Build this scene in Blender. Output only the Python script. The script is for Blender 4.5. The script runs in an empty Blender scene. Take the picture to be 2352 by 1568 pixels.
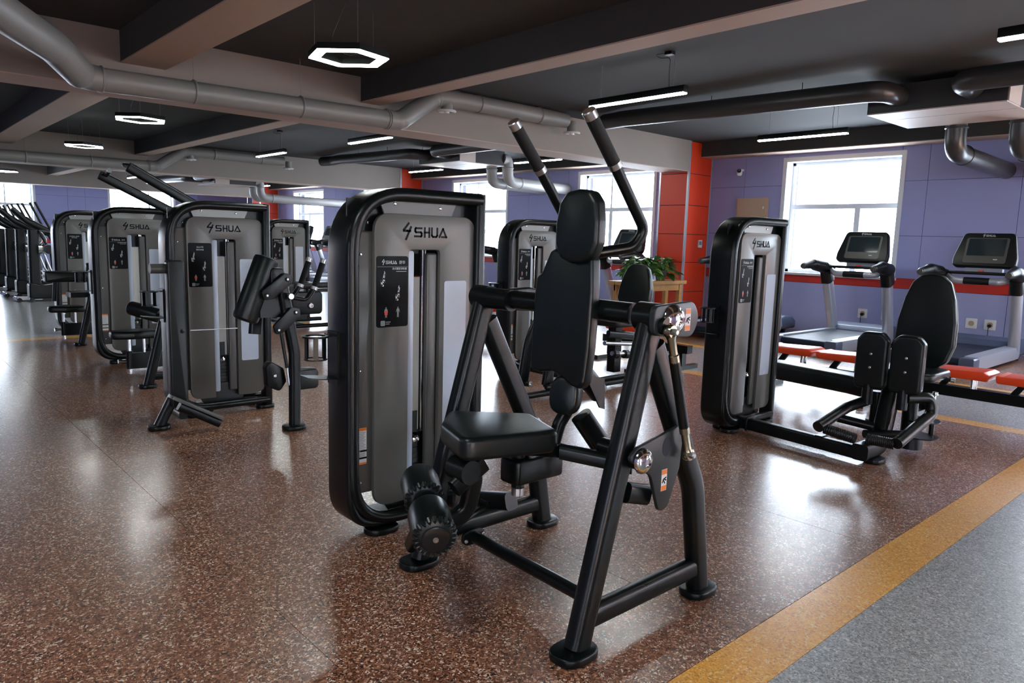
import bpy, math, random
from mathutils import Vector, Matrix
random.seed(7)
S = bpy.context.scene
COL = S.collection
PI = math.pi

# ---------------------------------------------------------------- camera
def _cam():
    yaw, pit, rol, f = 0.836511, 0.138275, 0.0293341, 1674.41
    cy, sy, cp, sp = math.cos(yaw), math.sin(yaw), math.cos(pit), math.sin(pit)
    F = Vector((cy * cp, sy * cp, -sp)); R = Vector((sy, -cy, 0)); U = R.cross(F)
    c, s = math.cos(rol), math.sin(rol)
    r, u = c * R + s * U, -s * R + c * U
    cd = bpy.data.cameras.new('camera'); cd.sensor_width = 36; cd.lens = f / 2352 * 36
    cd.clip_start = .05; cd.clip_end = 200
    o = bpy.data.objects.new('camera', cd); COL.objects.link(o)
    m = Matrix((r, u, -F)).transposed().to_4x4(); m.translation = Vector((0, 0, 1.42))
    o.matrix_world = m; S.camera = o
_cam()

# ---------------------------------------------------------------- world, light, exposure
S.view_settings.view_transform = 'Standard'; S.view_settings.look = 'None'
S.view_settings.gamma = 1.0; S.view_settings.use_curve_mapping = False
S.view_settings.exposure = 0.42
W = bpy.data.worlds.new('sky'); S.world = W; W.use_nodes = True
_n = W.node_tree.nodes; _bg = _n['Background']
_bg.inputs[0].default_value = (0.80, 0.89, 1.0, 1); _bg.inputs[1].default_value = 17.0
_sl = bpy.data.lights.new('sun', 'SUN'); _sl.energy = 430; _sl.color = (1, .72, .45); _sl.angle = .01      # low sun through unseen windows added behind the camera
_so = bpy.data.objects.new('sun', _sl); COL.objects.link(_so); _so.rotation_euler = Vector((.35, 1, -.75)).to_track_quat('-Z', 'Y').to_euler()
LAMP = 48.0          # strength of the ceiling lamps' glowing faces
try:
    S.cycles.max_bounces = 7; S.cycles.diffuse_bounces = 4; S.cycles.glossy_bounces = 4
    S.cycles.transparent_max_bounces = 6; S.cycles.caustics_reflective = False; S.cycles.caustics_refractive = False
    S.cycles.sample_clamp_indirect = 12.0
except Exception:
    pass

# ---------------------------------------------------------------- materials
def mat(name, col, rough=.5, metal=0., spec=.5, emit=None, est=1., bump=0., bscale=200., coat=0., var=0., vscale=6., alpha=1., trans=0.):
    m = bpy.data.materials.new(name); m.use_nodes = True
    nt = m.node_tree; b = nt.nodes['Principled BSDF']; L = nt.links
    b.inputs['Base Color'].default_value = (*col, 1); b.inputs['Roughness'].default_value = rough
    b.inputs['Metallic'].default_value = metal; b.inputs['Specular IOR Level'].default_value = spec
    b.inputs['Coat Weight'].default_value = coat; b.inputs['Coat Roughness'].default_value = .12
    b.inputs['Transmission Weight'].default_value = trans
    if emit:
        b.inputs['Emission Color'].default_value = (*emit, 1); b.inputs['Emission Strength'].default_value = est
    tc = nt.nodes.new('ShaderNodeTexCoord')
    if var:
        n = nt.nodes.new('ShaderNodeTexNoise'); n.inputs['Scale'].default_value = vscale; n.inputs['Detail'].default_value = 4
        L.new(tc.outputs['Object'], n.inputs['Vector'])
        r = nt.nodes.new('ShaderNodeMapRange'); r.inputs[3].default_value = 1 - var; r.inputs[4].default_value = 1 + var
        L.new(n.outputs['Fac'], r.inputs[0])
        x = nt.nodes.new('ShaderNodeMix'); x.data_type = 'RGBA'; x.blend_type = 'MULTIPLY'; x.inputs[0].default_value = 1
        x.inputs[6].default_value = (*col, 1); L.new(r.outputs[0], x.inputs[7]); L.new(x.outputs[2], b.inputs['Base Color'])
        r2 = nt.nodes.new('ShaderNodeMapRange'); r2.inputs[3].default_value = max(.02, rough - .06); r2.inputs[4].default_value = rough + .06
        L.new(n.outputs['Fac'], r2.inputs[0]); L.new(r2.outputs[0], b.inputs['Roughness'])
    if bump:
        n = nt.nodes.new('ShaderNodeTexNoise'); n.inputs['Scale'].default_value = bscale; n.inputs['Detail'].default_value = 3
        L.new(tc.outputs['Object'], n.inputs['Vector'])
        p = nt.nodes.new('ShaderNodeBump'); p.inputs['Strength'].default_value = bump; p.inputs['Distance'].default_value = .002
        L.new(n.outputs['Fac'], p.inputs['Height']); L.new(p.outputs[0], b.inputs['Normal'])
    return m

def rubber(name, base, chips, rough, scale=170.):
    """pressed rubber granulate: thin curled chips of several colours in a base colour"""
    m = bpy.data.materials.new(name); m.use_nodes = True
    nt = m.node_tree; b = nt.nodes['Principled BSDF']; L = nt.links
    tc = nt.nodes.new('ShaderNodeTexCoord')
    w = nt.nodes.new('ShaderNodeTexNoise'); w.inputs['Scale'].default_value = 60; w.inputs['Detail'].default_value = 2
    L.new(tc.outputs['Object'], w.inputs['Vector'])
    ad = nt.nodes.new('ShaderNodeVectorMath'); ad.operation = 'MULTIPLY_ADD'; ad.inputs[1].default_value = (.03, .03, .03)
    L.new(w.outputs['Color'], ad.inputs[0]); L.new(tc.outputs['Object'], ad.inputs[2])
    v = nt.nodes.new('ShaderNodeTexVoronoi'); v.inputs['Scale'].default_value = scale
    L.new(ad.outputs[0], v.inputs['Vector'])
    sp = nt.nodes.new('ShaderNodeSeparateColor'); L.new(v.outputs['Color'], sp.inputs[0])
    cr = nt.nodes.new('ShaderNodeValToRGB'); cr.color_ramp.interpolation = 'CONSTANT'
    e = cr.color_ramp.elements; e[0].color = (*base, 1); e[0].position = 0; e[1].position = chips[0][0]; e[1].color = (*chips[0][1], 1)
    for p, c in chips[1:]:
        k = e.new(p); k.color = (*c, 1)
    L.new(sp.outputs[0], cr.inputs[0])
    n2 = nt.nodes.new('ShaderNodeTexNoise'); n2.inputs['Scale'].default_value = 1.1; n2.inputs['Detail'].default_value = 5
    L.new(tc.outputs['Object'], n2.inputs['Vector'])
    mr = nt.nodes.new('ShaderNodeMapRange'); mr.inputs[3].default_value = .8; mr.inputs[4].default_value = 1.2
    L.new(n2.outputs['Fac'], mr.inputs[0])
    x = nt.nodes.new('ShaderNodeMix'); x.data_type = 'RGBA'; x.blend_type = 'MULTIPLY'; x.inputs[0].default_value = 1
    L.new(cr.outputs[0], x.inputs[6]); L.new(mr.outputs[0], x.inputs[7]); L.new(x.outputs[2], b.inputs['Base Color'])
    r2 = nt.nodes.new('ShaderNodeMapRange'); r2.inputs[3].default_value = rough - .07; r2.inputs[4].default_value = rough + .07
    L.new(n2.outputs['Fac'], r2.inputs[0]); L.new(r2.outputs[0], b.inputs['Roughness'])
    b.inputs['Specular IOR Level'].default_value = .5; b.inputs['Coat Weight'].default_value = .7; b.inputs['Coat Roughness'].default_value = .2; b.inputs['Coat IOR'].default_value = 1.6
    bp = nt.nodes.new('ShaderNodeBump'); bp.inputs['Strength'].default_value = .12; bp.inputs['Distance'].default_value = .001
    L.new(sp.outputs[1], bp.inputs['Height']); L.new(bp.outputs[0], b.inputs['Normal'])
    return m

M = {}
M['frame'] = mat('frame black powder coat', (.0035, .0048, .0047), .30, spec=.27, bump=.06, bscale=900, var=.12, vscale=9)
M['pad'] = mat('black vinyl', (.0045, .0070, .0066), .34, spec=.32, bump=.12, bscale=260, var=.15, vscale=4)
M['foam'] = mat('black foam grip', (.004, .0045, .0045), .6, spec=.25, bump=.3, bscale=700)
M['black'] = mat('black plastic', (.004, .0045, .005), .38, spec=.35, var=.1)
M['gloss'] = mat('gloss black plastic', (.01, .011, .012), .12, var=.1)
M['grey'] = mat('silver grey cover', (.105, .103, .092), .36, metal=.15, var=.07, vscale=3, bump=.02, bscale=1200)
M['greylt'] = mat('light grey cover', (.20, .205, .185), .35, metal=.2, var=.06, vscale=3)
M['greydk'] = mat('dark grey cover', (.075, .073, .067), .38, metal=.2, var=.07, vscale=3)
M['plate'] = mat('grey black plate', (.022, .025, .025), .35, spec=.3, var=.1)
M['info'] = mat('pale info strip', (.42, .48, .56), .25, var=.03)
M['whitepanel'] = mat('white translucent panel', (.78, .77, .73), .35, var=.02)
M['chrome'] = mat('chrome', (.78, .78, .76), .12, metal=1., var=.05)
M['brass'] = mat('yellow zinc rod end', (.42, .37, .27), .22, metal=1., var=.12, vscale=30)
M['steel'] = mat('brushed steel', (.5, .5, .5), .3, metal=1., var=.05)
M['orange'] = mat('orange sticker', (.85, .22, .02), .45, var=.03)
M['white'] = mat('white plastic', (.75, .75, .72), .4, var=.03)
M['print'] = mat('pale print', (.55, .57, .56), .5, var=.02)
M['printdk'] = mat('black print', (.004, .0045, .005), .3, spec=.06, var=.02)
M['printgy'] = mat('grey print', (.2, .22, .22), .5, var=.02)
M['redprint'] = mat('red print', (.7, .04, .02), .5, var=.02)
M['benchred'] = mat('orange vinyl', (.80, .065, .012), .33, spec=.5, var=.08, bump=.08, bscale=300)
M['ceiling'] = mat('charcoal ceiling paint', (.034, .033, .034), .85, var=.12, vscale=2, bump=.1, bscale=120)
M['beam'] = mat('grey beam paint', (.25, .208, .180), .7, var=.08, vscale=2, bump=.08, bscale=150)
M['lit_soffit'] = mat('beam underside with painted bounce light', (.44, .32, .25), .7, var=.06, vscale=2)  # beam undersides: warm light bounced off the floor is painted into this colour
M['duct'] = mat('painted duct', (.20, .188, .172), .42, var=.08, vscale=3)
M['ductdk'] = mat('dark painted duct', (.030, .029, .030), .35, var=.08, vscale=3)
M['ductlt'] = mat('light grey duct', (.32, .31, .30), .35, var=.08, vscale=3)
M['acpanel'] = mat('unit underside', (.50, .42, .37), .5, var=.04)
M['lilac'] = mat('lilac acoustic panel', (.29, .30, .54), .75, var=.06, vscale=1.5, bump=.2, bscale=500)
M['lilaclo'] = mat('lilac lower panel', (.36, .375, .62), .7, var=.05, vscale=1.5, bump=.2, bscale=500)
M['redstripe'] = mat('red panel', (.50, .020, .008), .55, var=.06, bump=.1, bscale=500)
M['pillar'] = mat('orange red panel', (.72, .045, .006), .42, var=.06, vscale=2)
M['alu'] = mat('aluminium trim', (.55, .56, .60), .3, metal=.6, var=.04)
M['joint'] = mat('dark joint', (.02, .02, .03), .8, var=.05)
M['winframe'] = mat('white window frame', (.62, .63, .66), .4, var=.03)
M['beige'] = mat('beige steel door', (.46, .32, .22), .5, var=.04)
M['wood'] = mat('oiled pine', (.42, .20, .050), .4, var=.3, vscale=14)
M['pot'] = mat('grey clay pot', (.42, .38, .36), .6, var=.06)
M['leaf'] = mat('green leaf', (.075, .20, .018), .4, var=.45, vscale=14)
M['leafdk'] = mat('dark green leaf', (.025, .085, .012), .42, var=.4, vscale=14)
M['soil'] = mat('potting soil', (.03, .02, .012), .9, bump=.6, bscale=90)
M['tmgrey'] = mat('treadmill silver', (.46, .48, .54), .32, metal=.5, var=.05)
M['tmhood'] = mat('treadmill hood', (.07, .09, .15), .35, var=.06)
M['belt'] = mat('belt', (.010, .015, .030), .45, spec=.2, var=.1, bump=.2, bscale=500)
M['screen'] = mat('dark screen', (.02, .03, .035), .06, var=.05)
M['cable'] = mat('black cable', (.01, .01, .01), .5, var=.05)
M['white_light'] = mat('lamp diffuser', (.9, .9, .9), .5, emit=(.93, 1., .97), est=LAMP, var=.01)
M['brown'] = rubber('brown rubber floor', (.15, .052, .024), [(.30, (.27, .10, .048)), (.58, (.42, .185, .10)), (.74, (.03, .016, .012)), (.82, (.62, .34, .22)), (.92, (.85, .70, .58))], .34, 150)
M['yellow'] = rubber('ochre rubber strip', (.85, .36, .025), [(.45, (.95, .46, .05)), (.75, (.65, .24, .012)), (.9, (.98, .68, .25))], .38, 150)
M['greyfl'] = rubber('grey rubber floor', (.30, .29, .285), [(.38, (.42, .42, .42)), (.66, (.17, .165, .165)), (.82, (.55, .55, .55)), (.95, (.7, .67, .65))], .35, 150)
def _glass():
    m = bpy.data.materials.new('window glass'); m.use_nodes = True; nt = m.node_tree
    for n in list(nt.nodes): nt.nodes.remove(n)
    o = nt.nodes.new('ShaderNodeOutputMaterial'); t = nt.nodes.new('ShaderNodeBsdfTransparent'); g = nt.nodes.new('ShaderNodeBsdfGlossy')
    t.inputs[0].default_value = (.96, .98, 1, 1); g.inputs['Roughness'].default_value = .02
    x = nt.nodes.new('ShaderNodeMixShader'); x.inputs[0].default_value = .04
    nt.links.new(t.outputs[0], x.inputs[1]); nt.links.new(g.outputs[0], x.inputs[2]); nt.links.new(x.outputs[0], o.inputs[0])
    return m
M['glass'] = _glass()
def _translucent(m, k):
    nt = m.node_tree; b = nt.nodes['Principled BSDF']; o = nt.nodes['Material Output']
    t = nt.nodes.new('ShaderNodeBsdfTranslucent'); t.inputs[0].default_value = (.95, .94, .9, 1)
    x = nt.nodes.new('ShaderNodeMixShader'); x.inputs[0].default_value = k
    nt.links.new(b.outputs[0], x.inputs[1]); nt.links.new(t.outputs[0], x.inputs[2]); nt.links.new(x.outputs[0], o.inputs[0])
_translucent(M['whitepanel'], .6)

# ---------------------------------------------------------------- mesh helpers
def V(*a): return Vector(a)
class MB:
    def __init__(s): s.v = []; s.f = []
    def add(s, vs, fs):
        b = len(s.v); s.v += [tuple(p) for p in vs]; s.f += [tuple(i + b for i in q) for q in fs]; return s
    def box(s, a, b, m=None):
        (x0, y0, z0), (x1, y1, z1) = a, b
        vs = [V(x, y, z) for z in (z0, z1) for x, y in ((x0, y0), (x1, y0), (x1, y1), (x0, y1))]
        if m is not None: vs = [m @ p for p in vs]
        return s.add(vs, [(3, 2, 1, 0), (4, 5, 6, 7), (0, 1, 5, 4), (1, 2, 6, 5), (2, 3, 7, 6), (3, 0, 4, 7)])
    def rings(s, rings, cap=True, close=False):
        n = len(rings[0]); vs = [p for r in rings for p in r]; fs = []
        K = len(rings)
        for i in range(K if close else K - 1):
            a, b = i * n, ((i + 1) % K) * n
            for j in range(n):
                k = (j + 1) % n; fs.append((a + j, a + k, b + k, b + j))
        if cap and not close:
            fs.append(tuple(range(n - 1, -1, -1))); fs.append(tuple((K - 1) * n + j for j in range(n)))
        return s.add(vs, fs)
    def tube(s, pts, r, n=12, cap=True):
        """round tube; r a number or one per point"""
        pts = [Vector(p) for p in pts]; K = len(pts)
        rs = r if isinstance(r, (list, tuple)) else [r] * K
        T = [(pts[min(i + 1, K - 1)] - pts[max(i - 1, 0)]).normalized() for i in range(K)]
        h = V(0, 0, 1) if abs(T[0].z) < .9 else V(1, 0, 0)
        N = (h - T[0] * h.dot(T[0])).normalized(); R = []
        for i in range(K):
            N = (N - T[i] * N.dot(T[i])).normalized(); B = T[i].cross(N)
            sc = 1.
            if 0 < i < K - 1:
                c = (pts[i + 1] - pts[i]).normalized().dot(T[i]); sc = 1 / max(c, .5)
            R.append([pts[i] + (N * math.cos(2 * PI * j / n) + B * math.sin(2 * PI * j / n)) * rs[i] for j in range(n)])
        return s.rings(R, cap)
    def sweep(s, pts, prof, nrm, cap=True, close=False):
        """sweep a closed 2-D profile (a = in the path's plane, b = along nrm) along a planar path"""
        pts = [Vector(p) for p in pts]; K = len(pts); nrm = Vector(nrm).normalized(); R = []
        for i in range(K):
            if close: a, b = pts[i] - pts[i - 1], pts[(i + 1) % K] - pts[i]
            else: a = pts[i] - pts[max(i - 1, 0)]; b = pts[min(i + 1, K - 1)] - pts[i]
            if a.length < 1e-9: a = b
            if b.length < 1e-9: b = a
            a, b = a.normalized(), b.normalized(); t = (a + b).normalized(); m = nrm.cross(t).normalized()
            sc = 1 / max(t.dot(a), .5)
            R.append([pts[i] + m * (p * sc) + nrm * q for p, q in prof])
        return s.rings(R, cap, close)
    def prism(s, out, h0, h1, m, bev=0., seg=3, both=True, dome=0.):
        """extrude a 2-D outline from h0 to h1 along local z of matrix m, edges rounded by bev"""
        n = len(out); P = [Vector((p[0], p[1])) for p in out]
        ar = sum(P[i].x * P[(i + 1) % n].y - P[(i + 1) % n].x * P[i].y for i in range(n))
        if ar < 0: P.reverse()
        NN = []
        for i in range(n):
            a = (P[i] - P[i - 1]).normalized(); b = (P[(i + 1) % n] - P[i]).normalized()
            na, nb = V(a.y, -a.x), V(b.y, -b.x); q = na + nb
            q = q.normalized() if q.length > 1e-6 else na
            NN.append(q / max(q.dot(na), .6))
        def ring(inset, z): return [m @ V(P[i].x - NN[i].x * inset, P[i].y - NN[i].y * inset, z) for i in range(n)]
        R = []
        if bev:
            if both:
                for k in range(seg + 1):
                    t = PI / 2 * k / seg; R.append(ring(bev * (1 - math.sin(t)), h0 + bev * (1 - math.cos(t))))
            else: R.append(ring(0, h0))
            for k in range(seg + 1):
                t = PI / 2 * k / seg; R.append(ring(bev * (1 - math.cos(t)), h1 - bev * (1 - math.sin(t))))
        else: R = [ring(0, h0), ring(0, h1)]
        if dome:
            c = sum((p for p in P), V(0, 0)) / n
            for q in (.8, .5, .2):
                R.append([m @ V(c.x + (P[i].x - NN[i].x * bev - c.x) * q, c.y + (P[i].y - NN[i].y * bev - c.y) * q, h1 + dome * (1 - q * q)) for i in range(n)])
        return s.rings(R)
    def lathe(s, prof, m, n=20):
        R = [[m @ V(r * math.cos(2 * PI * j / n), r * math.sin(2 * PI * j / n), z) for j in range(n)] for r, z in prof]
        return s.rings(R)

def rr(w, h, r, n=4, cx=0, cy=0):
    """rounded rectangle outline"""
    o = []; r = min(r, w / 2 - 1e-4, h / 2 - 1e-4)
    for k, (sx, sy) in enumerate(((1, 1), (-1, 1), (-1, -1), (1, -1))):
        for i in range(n + 1):
            t = PI / 2 * (k + i / n); o.append((cx + sx * (w / 2 - r) + r * math.cos(t), cy + sy * (h / 2 - r) + r * math.sin(t)))
    return o
def rc(pts, rad, n=5, close=False):
    """round the corners of a polyline / polygon (2-D or 3-D)"""
    P = [Vector(p) for p in pts]; K = len(P); out = []
    for i in range(K):
        r = rad[i] if isinstance(rad, (list, tuple)) else rad
        if (not close and i in (0, K - 1)) or r <= 0: out.append(P[i]); continue
        a, b = P[i - 1] - P[i], P[(i + 1) % K] - P[i]
        la, lb = a.length, b.length; a, b = a / la, b / lb
        th = math.acos(max(-1, min(1, a.dot(b))))
        if th > PI - .02: out.append(P[i]); continue
        d = min(r / math.tan(th / 2), la * .49, lb * .49)
        p0, p1 = P[i] + a * d, P[i] + b * d
        for k in range(n + 1):
            t = k / n; out.append(p0 * (1 - t) ** 2 + P[i] * 2 * t * (1 - t) + p1 * t * t)
    return out
def ax(loc, zdir, xdir=None):
    """matrix with local z along zdir at loc"""
    z = Vector(zdir).normalized(); x = Vector(xdir) if xdir else (V(1, 0, 0) if abs(z.x) < .9 else V(0, 1, 0))
    x = (x - z * x.dot(z)).normalized(); y = z.cross(x)
    m = Matrix((x, y, z)).transposed().to_4x4(); m.translation = Vector(loc); return m
FRONT = lambda x, y, z: ax((x, y, z), (0, -1, 0), (1, 0, 0))     # local x right, local y up, local z towards -Y
FACEX = lambda x, y, z: ax((x, y, z), (-1, 0, 0), (0, -1, 0))    # local x towards -Y, local y up, local z towards -X

def mesh(name, mb, m, sharp=35):
    me = bpy.data.meshes.new(name); me.from_pydata(mb.v, [], mb.f); me.materials.append(M[m] if isinstance(m, str) else m)
    me.polygons.foreach_set('use_smooth', [True] * len(me.polygons))
    me.set_sharp_from_angle(angle=math.radians(sharp)); me.update(); return me
def obj(name, mb, m, parent=None, sharp=35, off=None):
    if off is not None: mb.v = [(p[0] - off[0], p[1] - off[1], p[2] - off[2]) for p in mb.v]
    o = bpy.data.objects.new(name, mesh(name, mb, m, sharp) if isinstance(mb, MB) else mb); COL.objects.link(o)
    if parent: o.parent = parent
    return o
def tag(o, label, cat, group=None):
    o['label'] = label; o['category'] = cat
    if group: o['group'] = group
    return o
def struct(name, mb, m, label=None, sharp=35):
    o = obj(name, mb, m, None, sharp); o['kind'] = 'structure'
    if label: o['label'] = label
    return o
class Thing:
    """an Empty at the thing's base; parts are given in world coordinates"""
    def __init__(s, name, loc, label, cat, group=None, rz=0, local=False):
        s.o = bpy.data.objects.new(name, None); COL.objects.link(s.o); s.o.location = loc; s.o.rotation_euler.z = rz
        s.o.empty_display_size = .1
        s.off = (0, 0, 0) if local else loc; tag(s.o, label, cat, group)
    def part(s, name, mb, m, sub=None, sharp=35, label=None):
        o = obj(name, mb, m, sub or s.o, sharp, s.off)
        if label: o['label'] = label
        return o
def copy_tree(o, parent=None):
    c = o.copy(); COL.objects.link(c)
    if parent: c.parent = parent
    for ch in list(o.children): copy_tree(ch, c)
    return c

# ---------------------------------------------------------------- lettering and marks (flat print)
def strokes(lines, w, m, h=.0008):
    mb = MB()
    for ln in lines:
        for (x0, y0), (x1, y1) in zip(ln, ln[1:]):
            d = Vector((x1 - x0, y1 - y0)); d = d.normalized() * (w / 2); nx = V(-d.y, d.x)
            q = [V(x0 - d.x + nx.x, y0 - d.y + nx.y), V(x0 - d.x - nx.x, y0 - d.y - nx.y), V(x1 + d.x - nx.x, y1 + d.y - nx.y), V(x1 + d.x + nx.x, y1 + d.y + nx.y)]
            vs = [m @ V(p.x, p.y, z) for z in (0, h) for p in q]
            mb.add(vs, [(4, 5, 6, 7), (0, 1, 5, 4), (1, 2, 6, 5), (2, 3, 7, 6), (3, 0, 4, 7)])
    return mb
def logo(cx, cy, W_, m, h=.0008):
    """the two-stroke mark and the word SHUA, W_ wide in all, centred on cx, cy"""
    k = W_ / 6.1; L = []
    def T(p): return (cx + (p[0] - 3.05) * k, cy + (p[1] - .5) * k)
    mark = [[(.80, 1.42), (.20, .72)], [(.20, .62), (.62, .62)], [(.66, .62), (1.02, .62)], [(1.12, 1.02), (.50, -.28)]]
    word = [[(2.55, .95), (1.78, .95), (1.70, .85), (1.70, .62), (1.80, .5), (2.45, .5), (2.55, .4), (2.55, .15), (2.45, .05), (1.65, .05)],
            [(2.95, .5), (3.55, .5)], [(2.98, .98), (2.98, .62)], [(2.98, .38), (2.98, .02)], [(3.60, .98), (3.60, .02)],
            [(3.95, .98), (3.95, .2), (4.10, .05), (4.55, .05), (4.70, .2), (4.70, .98)],
            [(5.02, .05), (5.5, .95), (5.98, .05), (5.35, .05)]]
    mb = strokes([[T(p) for p in l] for l in mark], .25 * k, m, h)
    m2 = strokes([[T(p) for p in l] for l in word], .215 * k, m, h); mb.add(m2.v, m2.f); return mb
def text(s, size, m, x=0, y=0, align='CENTER', h=.0006):
    cu = bpy.data.curves.new('t', 'FONT'); cu.body = s; cu.size = size; cu.extrude = h / 2; cu.align_x = align; cu.resolution_u = 2
    t = bpy.data.objects.new('t', cu); me = bpy.data.meshes.new_from_object(t)
    mb = MB(); mb.add([m @ (v.co + V(x, y, 0)) for v in me.vertices], [tuple(p.vertices) for p in me.polygons])
    bpy.data.objects.remove(t); bpy.data.curves.remove(cu); bpy.data.meshes.remove(me); return mb
def merge(*mbs):
    o = MB()
    for b in mbs: o.add(b.v, b.f)
    return o

# ================================================================ THE SETTING
XW, YF, XL, YB, ZC = 12.2, 30.0, -5.0, -7.0, 3.3
# floor: brown field, ochre strips, grey walkways, laid edge to edge
fl = MB().box((XL - .5, YB - .5, -.12), (XW + .5, YF + .5, -.012)); floor = struct('floor', fl, 'joint', 'sub-floor under the rubber flooring')
def sheet(x0, y0, x1, y1, m, nm, dz=0):
    o = obj(nm, MB().box((x0, y0, -.012), (x1, y1, dz)), m, floor); return o
G = .0015
for k_ in range(10):
    a_, b_ = max(XL, -6.4 + 1.25 * k_ + 1.25), min(6.85, -6.4 + 1.25 * k_ + 2.5)
    if b_ > a_: sheet(a_ + .0012, 1.281 + G, b_ - .0012, 10.75, 'brown', 'brown_sheet')
sheet(XL, 1.07, 7.05, 1.28, 'yellow', 'ochre_strip')
sheet(6.85 + G, 1.28 + G, 7.05, 10.75, 'yellow', 'ochre_strip'); sheet(XL, 10.75 + G, 7.05, 10.95, 'yellow', 'ochre_strip')
sheet(7.05 + G, YB, 8.75, YF, 'greyfl', 'grey_sheet'); sheet(XL, -1.5, 7.05, 1.07 - G, 'greyfl', 'grey_sheet'); sheet(XL, -1.7, 7.05, -1.5 - G, 'yellow', 'ochre_strip'); sheet(XL, YB, 7.05, -1.7 - G, 'brown', 'brown_sheet')  # brown field behind the camera is unseen, added for warm bounce light
sheet(XL, 10.95 + G, 7.05, YF, 'greyfl', 'grey_sheet')
sheet(8.75 + G, YB, 8.95, YF, 'yellow', 'ochre_strip'); sheet(8.95 + G, YB, XW, YF, 'brown', 'brown_sheet')

ce = MB().box((XL - .5, YB - .5, ZC), (XW + .5, YF + .5, ZC + .2)); struct('ceiling', ce, 'ceiling')

# window openings (lo, hi) along each wall; z from SILL to HEAD
SILL, HEAD = 1.0, 2.90
WR = [(-4.45, -2.5), (.25, 2.2), (4.62, 6.50), (9.35, 11.38), (13.88, 16.03), (18.6, 20.7), (23.45, 25.7)]
WF = [(-3.2, -.8), (2.6, 4.72), (7.1, 9.3)]
WL = [(-4.0, -2.0), (23.4, 25.4)]  # unseen left-wall windows, added to fill faces turned from the right wall
WB = [(-3., -1.), (6.2, 8.2), (9.6, 11.6)]  # unseen back-wall windows, added for fill and for sun on the floor
def wallcore(lo, hi, wins, box):
    mb = MB(); e = lo
    for a, b in wins:
        mb.v, mb.f = merge(mb, box(e, a, -.012, ZC)).v, merge(mb, box(e, a, -.012, ZC)).f
        for z0, z1 in ((-.012, SILL), (HEAD, ZC)):
            q = merge(mb, box(a, b, z0, z1)); mb.v, mb.f = q.v, q.f
        e = b
    return merge(mb, box(e, hi, -.012, ZC))
TH = .42
wr = struct('wall_right', wallcore(YB, YF, WR, lambda a, b, z0, z1: MB().box((XW + .015, a, z0), (XW + TH, b, z1))), 'joint')
wf = struct('wall_far', wallcore(XL, XW, WF, lambda a, b, z0, z1: MB().box((a, YF + .015, z0), (b, YF + TH, z1))), 'joint')
wl = struct('wall_left', wallcore(YB, YF, WL, lambda a, b, z0, z1: MB().box((XL - TH, a, z0), (XL - .015, b, z1))), 'lilac')
wb = struct('wall_back', wallcore(XL, XW, WB, lambda a, b, z0, z1: MB().box((a, YB - TH, z0), (b, YB - .015, z1))), 'lilac')

# acoustic panels: each a piece of its own, 4 mm joints
def paneling(wall, lo, hi, wins, put, vj):
    cuts = sorted(set([lo, hi] + [x for w in wins for x in w] + [j for j in vj if lo < j < hi]))
    rows = [(0.0, .84, 'lilaclo'), (.84, 1.0, 'redstripe'), (1.0, 1.66, 'lilac'), (1.66, 2.5, 'lilac'), (2.5, 3.29, 'lilac')]
    for a, b in zip(cuts, cuts[1:]):
        inw = any(w[0] - .01 <= a and b <= w[1] + .01 for w in wins)
        for z0, z1, m in rows:
            if inw and z0 >= SILL and z1 <= HEAD: continue
            if inw and z1 > HEAD: z0 = HEAD
            g = .003
            put(a + g, b - g, z0 + g, z1 - g, m, wall)
PUT = lambda a, b, z0, z1, m, w: obj('panel', MB().box((XW, a, z0), (XW + .015, b, z1)), m, w)
paneling(wr, YB, YF, WR, PUT, [-1.2, 3.0, 4.22, 7.3, 11.75, 13.06, 17.2, 18.2, 21.4, 22.6, 26.5, 28.0])
paneling(wf, XL, XW, WF, lambda a, b, z0, z1, m, w: obj('panel', MB().box((a, YF, z0), (b, YF + .015, z1)), m, w), [-1., .8, 5.75, 6.3, 7.56, 10.2, 11.3])

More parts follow.
